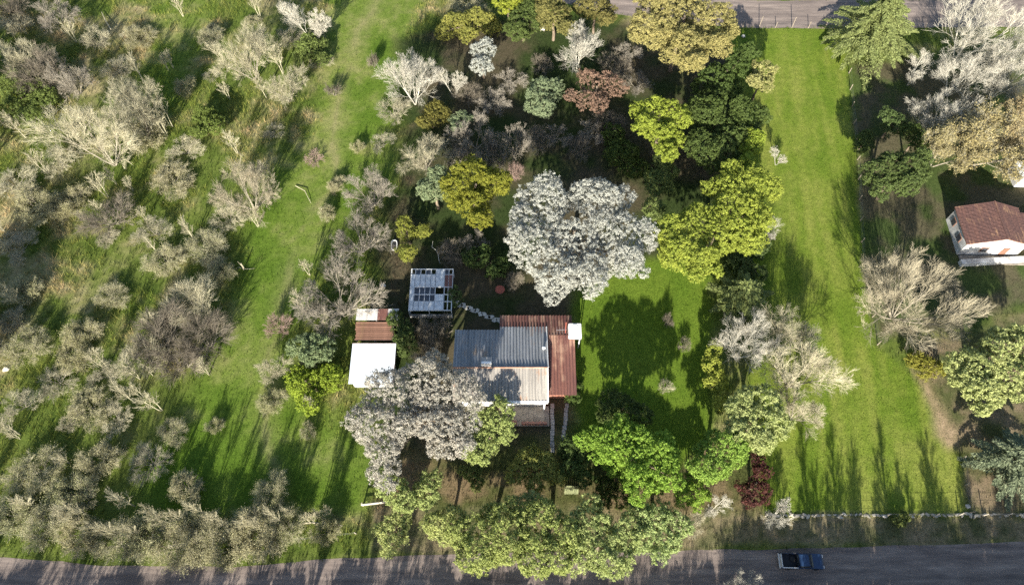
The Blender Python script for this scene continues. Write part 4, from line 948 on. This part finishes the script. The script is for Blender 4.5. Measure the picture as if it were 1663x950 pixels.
leafy('bush', 'dark low bush in the shade of the upright bright green tree', 'bush', 'lf_dark', 3.5, [(1012, 250, 30), (998, 222, 22), (1030, 275, 22)], 130)
leafy('broadleaf_tree', 'slim yellow-green tree behind the big tree at the lawn edge', T, 'lf_bright', 8.0, [(1222, 240, 18), (1228, 222, 14), (1215, 262, 14)], 131)
leafy('olive_tree', 'olive-brown leafed tree beside the white feathery leafless tree', T, 'lf_olive', 7.5, [(905, 30, 28), (888, 14, 24), (920, 46, 16)], 132)
leafy('olive_tree', 'olive-brown tree behind the white feathery leafless tree by the far road', T, 'lf_olive', 7.5, [(965, 14, 30), (985, 30, 14)], 133)
leafy('broadleaf_tree', 'rounded dark green tree near the small white box', T, 'lf_dark', 6.5, [(850, 35, 30), (840, 55, 18), (862, 15, 18)], 134)
leafy('broadleaf_tree', 'yellow-green tree top touching the rounded dark green tree', T, 'lf_bright', 6.5, [(833, 6, 24), (815, -8, 20)], 135)
leafy('bush', 'soft grey-green rounded bush half in shade of the dark garden', 'bush', 'lf_blue', 5.0, [(890, 150, 28), (870, 165, 22), (885, 175, 18)], 136, leaf=.085)
leafy('broadleaf_tree', 'rust-brown leaved tree in the dark garden', T, 'lf_brown', 5.5, [(962, 135, 26), (992, 140, 24), (952, 162, 17), (924, 155, 12), (975, 168, 17)], 137, per=14, gap=.5, inner=.1)
leafy('broadleaf_tree', 'yellow-olive dense round tree behind the greenhouse ruin', T, 'lf_gold', 9.0, [(770, 290, 38), (800, 300, 26), (745, 302, 26), (770, 332, 33), (780, 358, 20), (818, 290, 13)], 138)
leafy('broadleaf_tree', 'blue-green tree leaning on the yellow-olive round tree', T, 'lf_blue', 7.5, [(710, 305, 28), (693, 310, 18), (712, 285, 16)], 139)
leafy('bush', 'orange-olive round bush below the pale fan-shaped leafless tree', 'bush', 'lf_olive', 4.2, [(705, 188, 24), (692, 200, 14)], 140)
leafy('bamboo', 'yellow-green feathery bamboo clump beside the bathtub', 'bamboo', 'lf_gold', 3.6, [(658, 378, 17), (660, 408, 17), (655, 362, 12), (688, 375, 13)], 141, leaf=.09)
leafy('silver_tree', 'small silver leaved tree next to the yellow-green border thicket', T, 'lf_silver', 6.5, [(785, 84, 20), (780, 108, 18), (790, 72, 12)], 142, leaf=.09)
leafy('bush', 'small pale silvery bush between orange-olive bush and grey thicket', 'bush', 'lf_blue', 4.0, [(748, 195, 17), (742, 208, 11)], 143, leaf=.09)
leafy('broadleaf_tree', 'pale green small tree beside the slatted lean-to', T, 'lf_blue', 5.0, [(490, 560, 22), (522, 564, 26), (505, 578, 20)], 144)
leafy('bush', 'bright lime spreading bush in front of the pale green small tree', 'bush', 'lf_bright', 3.8, [(500, 628, 32), (535, 615, 28), (505, 655, 20), (480, 610, 18)], 145)
leafy('bush', 'green scrubby bush by the dark hollow in the rough field', 'bush', 'lf_mid', 3.6, [(335, 190, 22), (350, 205, 20), (325, 215, 14)], 146)
leafy('bush', 'wide fresh green thicket at the scrub corner of the field', 'bush', 'lf_mid', 4.0, [(40, 150, 33), (70, 165, 23), (18, 182, 24), (15, 140, 20), (55, 190, 20)], 147, leaf=.09)
leafy('thicket', 'yellow-green grassy border thicket at the top of the dark garden', 'bush', 'lf_gold', 3.0, [(740, 40, 24), (775, 35, 26), (800, 45, 18), (720, 55, 16), (760, 55, 16)], 148, leaf=.09)
leafy('bush', 'dark green ivy-like bush between slatted lean-to and farmhouse', 'bush', 'lf_dark', 3.4, [(650, 535, 22), (655, 560, 22), (642, 518, 14)], 149)
leafy('bush', 'small dark green bush at the corner of the greenhouse ruin', 'bush', 'lf_dark', 2.8, [(735, 487, 14), (738, 475, 10)], 150)
leafy('broadleaf_tree', 'dark green spreading tree at the fence of the cottage plot', T, 'lf_dark', 8.5, [(1420, 282, 28), (1450, 275, 32), (1485, 270, 30), (1470, 300, 26), (1430, 306, 20), (1500, 255, 16)], 151)
leafy('broadleaf_tree', 'cream-green large leaved tree below the cottage', T, 'lf_pale', 9.0, [(1575, 600, 38), (1620, 570, 38), (1640, 620, 42), (1592, 642, 33), (1655, 560, 30), (1680, 600, 35)], 152, gap=.5, leaf=.14, clump=.3)
leafy('bush', 'yellowing low bush at the end of the sandy patch', 'bush', 'lf_gold', 2.2, [(1500, 592, 20), (1520, 600, 15), (1482, 585, 12)], 153)
leafy('shrub_tree', 'dark red purple-leaved shrub at the road corner of the lawn', 'shrub', 'lf_red', 4.2, [(1222, 800, 25), (1236, 770, 16), (1230, 748, 12)], 154, per=18, inner=.3)
leafy('bush', 'green bush in front of the big grey leafless tree at the lawn edge', 'bush', 'lf_bright', 4.5, [(1163, 622, 20), (1158, 592, 17), (1172, 655, 18), (1160, 568, 13)], 155)
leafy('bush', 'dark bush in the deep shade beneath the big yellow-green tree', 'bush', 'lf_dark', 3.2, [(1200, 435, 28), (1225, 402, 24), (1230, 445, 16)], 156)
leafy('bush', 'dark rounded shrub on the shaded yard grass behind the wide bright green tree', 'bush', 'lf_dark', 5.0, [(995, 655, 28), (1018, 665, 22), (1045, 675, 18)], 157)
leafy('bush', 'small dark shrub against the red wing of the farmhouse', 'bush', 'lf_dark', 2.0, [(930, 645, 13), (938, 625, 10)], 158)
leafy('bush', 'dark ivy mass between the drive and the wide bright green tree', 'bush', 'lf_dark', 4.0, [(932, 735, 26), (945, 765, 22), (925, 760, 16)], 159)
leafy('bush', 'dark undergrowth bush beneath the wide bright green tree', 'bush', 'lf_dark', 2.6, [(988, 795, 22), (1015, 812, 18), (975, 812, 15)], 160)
leafy('bush', 'low green weed clump in the shade by the front gates', 'bush', 'lf_mid', 1.8, [(765, 768, 18), (775, 785, 12)], 161)
leafy('bush', 'leafy weed growing through the roadside fence', 'bush', 'lf_mid', 1.4, [(1460, 846, 11), (1470, 838, 7)], 162)
leafy('bush', 'dark bush at the foot of the white leafless tree on the green lane', 'bush', 'lf_mid', 2.6, [(505, 80, 24), (520, 95, 16), (490, 92, 14)], 163)
leafy('bush', 'dark low bush behind the round red table', 'bush', 'lf_dark', 2.2, [(775, 420, 22), (800, 440, 16), (815, 425, 14)], 164)
leafy('bush', 'dark green tangled bush in shade at the end of the conifer fence', 'bush', 'lf_dark', 3.0, [(1405, 225, 16), (1398, 240, 12)], 165)
conifer('conifer_tree', 'broad feathery light green conifer at the end of the long lawn', 'lf_needle', 1425, 40, 92, 12.0, 170, n=120)
conifer('conifer_tree', 'silver-green conifer beside the sandy verge near the roadside fence', 'lf_needle_blue', 1652, 748, 72, 9.0, 171, n=80)
conifer('conifer_tree', 'yellow-green feathery conifer in the gap of the lawn edge trees', 'lf_needle', 1205, 478, 56, 6.5, 172, n=60, droop=.2)

# ------------------------------------------------------------------ leafless trees
def B(k, lb, u, v, r, h, name='bare_tree', cat='tree', rz=None, g=None): return place_bare(BP[k], name, lb, cat, u, v, r, h, rz, g)
B('pale0', 'largest pale leafless thorn tree with wide crown in the rough field', 155, 210, 74, 9.5)
B('pale1', 'pale leafless tree joined to the largest thorn tree, with visible white limbs', 215, 168, 54, 10.0)
B('pale1', 'dense pale leafless tree standing over a dark green hollow', 400, 82, 52, 9.5)
B('pale0', 'pale leafless tree with long striped shadows on the green lane', 462, 140, 32, 6.0)
B('white0', 'tall bleached leafless tree at the top of the green lane', 502, 32, 36, 9.0)
B('limb', 'many-limbed pale thorn tree beside the green lane with curved limbs', 402, 306, 50, 7.5)
B('grey0', 'round grey leafless tree nearest above its twin along the lane hedge', 600, 308, 40, 5.5)
B('grey1', 'round grey leafless tree between its twin and the large beige one', 582, 388, 42, 5.5)
B('grey1', 'large dense beige-grey leafless tree overhanging the slatted lean-to', 545, 484, 66, 7.0)
B('white1', 'pale fan-shaped leafless tree on the green lane edge with white stems', 664, 118, 48, 9.0)
B('white0', 'slender leafless tree between the fan-shaped tree and the silver leaved tree', 735, 128, 24, 6.5)
B('pale2', 'cream leafless tree with spiky upright shoots below the orange-olive bush', 690, 248, 40, 5.5)
B('grey0', 'grey leafless thicket tree in half shade of the dark garden', 768, 222, 42, 5.0)
B('grey1', 'pale grey leafless tree above the silvery white tree', 838, 232, 30, 5.0)
B('pink', 'small brownish leafless shrub touching the silvery white tree', 836, 278, 16, 3.0, 'shrub', 'shrub')
B('white0', 'white feathery leafless tree between the olive-brown trees', 941, 68, 44, 9.0)
B('white1', 'tallest white leafless tree by the far road corner', 1605, 45, 70, 12.0)
B('white1', 'white leafless tree leaning over the dark ground by the tallest one', 1645, 115, 45, 9.5)
B('white1', 'grey-white leafless tree with fanned limbs above the tan leaved tree', 1530, 182, 48, 7.5)
B('white0', 'small white leafless tree at the foot of the feathery conifer', 1490, 115, 28, 5.0)
B('limb', 'very large spreading leafless tree with cream limbs on the lawn edge', 1478, 478, 90, 10.5)
B('white1', 'big grey leafless tree behind the yellow-green tree at the lawn edge', 1222, 552, 50, 8.5)
B('pale2', 'wide pale leafless tree spreading over the long lawn', 1302, 600, 60, 8.5)
B('pale2', 'low pale leafless crown below the wide one, over the lawn margin', 1305, 665, 36, 6.0)
B('pale2', 'cream leafless tree between the big grey one and the wide pale one', 1288, 540, 46, 7.5)
B('white1', 'white leafless tree between the tallest one and the fanned one', 1562, 112, 42, 8.0)
B('white0', 'white leafless shrub beside the dark red shrub', 1268, 830, 27, 3.6, 'shrub', 'shrub')
B('white0', 'white leafless shrub between the roadside row and the dark red shrub', 1160, 826, 22, 3.4, 'shrub', 'shrub')
B('pale1', 'beige leafless shrub at the end of the roadside row', 1118, 850, 27, 3.4, 'shrub', 'shrub')
B('tan', 'tan leaved half-bare tree above the cottage', 1600, 225, 66, 9.0)
B('tan', 'tan leaved half-bare tree beside the fence of the cottage plot', 1540, 232, 40, 8.0)
B('tan', 'tan half-bare tree beyond the cottage', 1668, 200, 45, 9.0)
B('white0', 'spindly leafless sapling against the shaded side of the long lawn', 1252, 378, 20, 3.5, 'sapling', 'sapling')
B('white0', 'thin dead sapling on the lawn margin above the spindly one', 1266, 255, 15, 3.0, 'sapling', 'sapling')
B('white1', 'white leafless shrub on the road verge opposite the pickup', 1208, 952, 26, 3.2, 'shrub', 'shrub')
B('scrub2', 'brown leafless shrub between greenhouse ruin and farmhouse', 705, 530, 26, 3.0, 'shrub', 'shrub')
B('scrub2', 'brown leafless shrub against the farmhouse end wall', 692, 568, 26, 3.0, 'shrub', 'shrub')
B('pink', 'pinkish dead bush lying low on the green lane', 509, 258, 17, 1.2, 'dead_bush', 'bush')
B('pink', 'pinkish leafless shrub beside the large beige-grey tree', 450, 528, 22, 3.0, 'shrub', 'shrub')
B('pale0', 'tall pale leafless shrub on the open field beside the lime bush', 440, 600, 26, 4.0, 'shrub', 'shrub')
B('scrub2', 'dark brushwood heap tree with black gaps in the rough field', 172, 352, 42, 3.4, 'brush_heap', 'shrub')
for k, (u, v, r_, h) in enumerate(((262, 540, 52, 4.5), (312, 490, 46, 5.0), (330, 548, 46, 4.5), (232, 578, 38, 3.6), (295, 585, 36, 3.4))):
    B('scrub3' if k % 2 else 'scrub2', 'brown-grey leafless shrub of the big dense thicket in mid field', u, v, r_, h, 'shrub', 'shrub', g='shrubs of the dense mid-field thicket')
for k, (u, v, r_, h) in enumerate(((25, 40, 22, 3), (15, 8, 30, 4), (90, 22, 34, 4), (155, 62, 22, 3), (60, 115, 40, 6.0), (112, 128, 30, 6.0), (30, 90, 30, 5.5))):
    B(('scrub3', 'scrub2', 'grey0')[k % 3], 'grey leafless shrub in the dark shaded scrub corner', u, v, r_, h, 'shrub', 'shrub', g='shrubs of the shaded scrub corner')
hedge = [(25, 838, 34), (75, 850, 34), (130, 868, 34), (190, 878, 38), (235, 868, 34), (280, 884, 40), (330, 880, 38), (375, 884, 38), (420, 870, 38), (462, 856, 32), (530, 862, 22), (305, 858, 30), (400, 850, 28)]
ORD = 'first second third fourth fifth sixth seventh eighth ninth tenth eleventh twelfth thirteenth'.split()
for k, (u, v, r_) in enumerate(sorted(hedge, reverse=True)):
    B(('scrub1', 'scrub0')[k % 2], 'cream-green shrub, ' + ORD[k] + ' from the pole gate in the scrub hedge along the road', u, v, r_, 2.3 + .4 * (k % 3), 'hedge_shrub', 'shrub', g='shrubs of the scrub hedge along the road')
field = [(45, 560, 34), (120, 575, 30), (180, 595, 26), (90, 622, 30), (30, 655, 30), (100, 690, 40), (145, 660, 36), (60, 765, 42), (20, 792, 38), (112, 800, 34), (242, 750, 34), (215, 725, 26), (170, 605, 26), (130, 540, 28),
         (290, 622, 28), (440, 800, 30), (440, 652, 22), (452, 690, 20), (370, 352, 28), (245, 372, 30), (145, 388, 38), (60, 335, 36), (300, 140, 18), (430, 168, 24), (235, 215, 34), (25, 300, 36), (40, 240, 34), (95, 260, 30), (280, 290, 34),
         (320, 330, 30), (335, 400, 34), (270, 420, 30), (90, 430, 26), (640, 178, 28), (620, 230, 20), (690, 10, 34), (760, 6, 30), (340, 60, 20), (355, 20, 22), (230, 60, 24), (190, 110, 24), (330, 265, 30), (30, 400, 30), (360, 440, 20),
         (525, 690, 16), (500, 700, 14), (350, 690, 14), (640, 25, 26), (470, 60, 22), (300, 240, 28), (210, 300, 34), (110, 330, 30), (180, 480, 26), (110, 480, 26), (40, 470, 26), (20, 520, 24), (70, 600, 26), (190, 680, 28), (165, 745, 30), (40, 700, 30), (280, 700, 24), (300, 790, 26), (190, 820, 26)]
r = np.random.default_rng(77)
KIND = {'scrub0': 'beige thorn shrub with a few dull leaves', 'scrub1': 'cream thorn shrub with olive leaf tufts', 'scrub3': 'bare beige thorn shrub', 'pale1': 'tall bare beige thorn shrub'}
def where(u, v):
    if v > 640: return 'between the road hedge and the mid-field thicket'
    if v > 450: return 'beside the dense mid-field thicket'
    if v > 300: return 'around the dark brushwood heap'
    if u > 430: return 'along the grass lane'
    return 'around the largest pale thorn tree' if v > 130 else 'near the shaded scrub corner'
def thorn(k, u, v, r_, h): B(k, KIND[k] + ' ' + where(u, v), u, v, r_, h, 'thorn_shrub', 'shrub', g='thorn shrubs of the rough field')
field = [f for k, f in enumerate(field) if k % 3 != 2]
for k, (u, v, r_) in enumerate(field): thorn(('scrub0', 'scrub1', 'scrub3', 'pale1', 'scrub1')[k % 5], u, v, r_, float(r.uniform(1.3, 2.6)) * (.7 + r_ / 90))
for _ in range(26):
    u, v = float(r.uniform(-30, 520)), float(r.uniform(-10, 850)); x, y = at(u, v); w_ = float(sdf(np.array([float(x)]), np.array([float(y)]), LANE)[0])
    if w_ > -.5: continue
    thorn(('scrub0', 'scrub3', 'scrub1', 'scrub3')[int(r.integers(4))], u, v, float(r.uniform(9, 20)), float(r.uniform(.6, 1.6)))
leafy('bush', 'dark evergreen bush beyond the feathery conifer on the cottage plot', 'bush', 'lf_dark', 5.0, [(1452, 205, 22), (1440, 190, 15)], 180)
leafy('bush', 'dark evergreen bush under the grey-white fanned tree', 'bush', 'lf_dark', 5.5, [(1490, 232, 22), (1478, 215, 16)], 181)
B('scrub2', 'narrow dark shrub with a pointed shadow on the upper grass lane', 605, 98, 10, 2.6, 'shrub', 'shrub')
B('scrub2', 'small dark shrub beside the pale stone on the grass lane', 540, 146, 12, 2.2, 'shrub', 'shrub')
B('scrub1', 'low olive shrub in the middle of the grass lane', 582, 238, 11, 1.4, 'shrub', 'shrub')
B('scrub1', 'low pale shrub near the pinkish dead bush', 545, 300, 14, 1.6, 'shrub', 'shrub')
B('scrub1', 'straggly olive shrub on the lane beside the round grey trees', 530, 345, 14, 1.8, 'shrub', 'shrub')
B('scrub2', 'thin dark weed shrub standing in the sunny part of the yard', 1112, 560, 12, 1.6, 'weed', 'weed')
B('scrub3', 'thin pale weed shrub on the yard grass', 1082, 628, 13, 1.2, 'weed', 'weed')
B('scrub2', 'narrow dark weed shrub at the sunny end of the yard', 1085, 520, 10, 2.2, 'weed', 'weed')

# trees across the road, outside the picture: they throw the long shadows over road and lawn
lb = 'tall slender leafless roadside tree across the dirt road'
for k in range(62):
    x = -86 + k * 2.75 + float(r.normal(0, .8)); y = float(r.uniform(-7, 0)) + .012 * x
    if -12 < x < 21 or (x < -12 and k % 2): continue
    s = float(r.uniform(.6, 1.0)) if x > 0 else float(r.uniform(.75, 1.15)); p_ = BP['tall' if x > 0 or k % 4 else 'tall2']
    put_bare(p_, 'roadside_tree', lb, 'tree', (x, y), s * float(r.uniform(.8, 1.1)), s, float(r.uniform(0, 6)), 'tall leafless trees across the road')
hr = np.random.default_rng(55); HP = []
for k in range(2):
    V, F = crown_leaves([((0, 0, 2.6), (2.0, 1.8, 2.3)), ((1.1, .3, 1.7), (1.3, 1.3, 1.4)), ((-1.0, -.2, 1.9), (1.3, 1.3, 1.5))], hr, leaf=.16, per=14, gap=.55)
    HP.append((mesh_np('crown', V, F, M['lf_mid'], link=False), trunk_mb((0, 0, 0), (0, 0, 3), .14, [(1, .3, 1.7), (-1, -.2, 1.9)], hr).mesh('trunk', M['bark'])))
for k in range(50):
    x = -84 + k * 3.1 + float(r.normal(0, .7)); y = float(r.uniform(.2, 1.6)) + .012 * x; s = float(r.uniform(.8, 1.1)) * (.9 if x < 22 else 1.3)
    if k % 9 == 4: continue
    o = thing('roadside_bush', 'leafy green bush across the dirt road', 'bush', (x, y, 0), float(r.uniform(0, 6)), 'leafy bushes across the road'); o.scale = (s, s, s)
    ob('crown', HP[k % 2][0], o); ob('trunk', HP[k % 2][1], o)
for k in range(64):
    x = -84 + k * 2.6 + float(r.normal(0, .6)); y = float(r.uniform(0, 1.8)) + .012 * x; s = float(r.uniform(.8, 1.15)) * (.82 if x < -10 else .8 if x < 22 else 1)
    put_bare(BP[('grey0', 'grey1')[k % 2]], 'roadside_shrub', 'dense grey leafless shrub across the dirt road', 'shrub', (x, y), s * .85, s * 1.1, float(r.uniform(0, 6)), 'leafless shrubs across the road')

for u, v, h in ((-48, 600, 13), (-30, 565, 11), (-75, 640, 14), (-40, 300, 11), (-60, 200, 12)):
    q = P(u, v); put_bare(BP['tall2'], 'field_tree', 'tall leafless tree at the outer margin of the rough field', 'tree', (q.x, q.y), 1.3, h / 13, float(r.uniform(0, 6)), 'tall trees at the field margin')
for k, (u, v, r_, h) in enumerate(((1000, 110, 30, 2.2), (1035, 135, 24, 2.0), (990, 200, 28, 2.4), (830, 130, 26, 2.0), (868, 225, 24, 2.0), (800, 165, 28, 2.6), (760, 150, 24, 2.4), (905, 220, 24, 1.8), (940, 240, 22, 2.0), (960, 215, 24, 2.2), (800, 250, 26, 2.4), (745, 255, 22, 2.2), (880, 105, 20, 1.8), (1020, 85, 22, 2.0), (730, 410, 22, 1.8), (770, 395, 24, 2.0), (835, 455, 16, 1.4))):
    B(('scrub2', 'grey0')[k % 2], ('brown' if k % 2 == 0 else 'grey') + ' leafless undergrowth shrub in the shade of the dark garden', u, v, r_, h, 'undergrowth_shrub', 'shrub', g='undergrowth shrubs of the dark garden')

KIND['sapling'] = 'slender leafless sapling with a long shadow'
for k in range(58):
    u, v = float(r.uniform(-20, 560)), float(r.uniform(-10, 830)); x, y = (float(q) for q in at(u, v))
    if float(sdf(np.array([x]), np.array([y]), LANE)[0]) > 2.0: continue
    s = float(r.uniform(.6, 1.15)); put_bare(BP['sapling'], 'sapling', KIND['sapling'] + ' ' + where(u, v), 'sapling', (x, y), s, s, float(r.uniform(0, 6)), 'saplings of the rough field')
for u, v, k in ((-62, 625, 2.3), (-38, 590, 1.9), (-20, 170, 1.9), (-70, 560, 2.1), (-55, 130, 2.0)):
    q = P(u, v); o = thing('evergreen_tree', 'dark evergreen tree at the outer margin of the rough field', 'tree', (q.x, q.y, 0), float(r.uniform(0, 6)), 'evergreens at the field margin'); o.scale = (k * .8, k * .8, k)
    ob('crown', HP[0][0], o); ob('trunk', HP[0][1], o)
for k, (u, v) in enumerate(((255, 222), (263, 212), (272, 222), (280, 206), (248, 208))):
    q = P(u, v); s = float(r.uniform(1.15, 1.5)); put_bare(BP['sapling'], 'sapling', 'tall slender sapling in the clump behind the largest pale thorn tree', 'sapling', (q.x, q.y), s * .8, s, float(r.uniform(0, 6)), 'tall saplings behind the thorn tree')
for k in range(18):
    q = P(130 + k * 25 + float(r.normal(0, 8)), 855 + float(r.uniform(-22, 16))); s = float(r.uniform(.9, 1.45)); put_bare(BP['sapling'], 'sapling', 'slender sapling standing in the scrub hedge along the road', 'sapling', (q.x, q.y), s * .55, s, float(r.uniform(0, 6)), 'saplings in the road hedge')
for k in range(34):
    x = 27 + k * 1.45 + float(r.normal(0, .5)); y = float(r.uniform(-5, 2.5)); s = float(r.uniform(.5, .95))
    put_bare(BP['tall'], 'roadside_tree', lb, 'tree', (x, y), s * float(r.uniform(.7, 1.0)), s, float(r.uniform(0, 6)), 'tall leafless trees across the road')
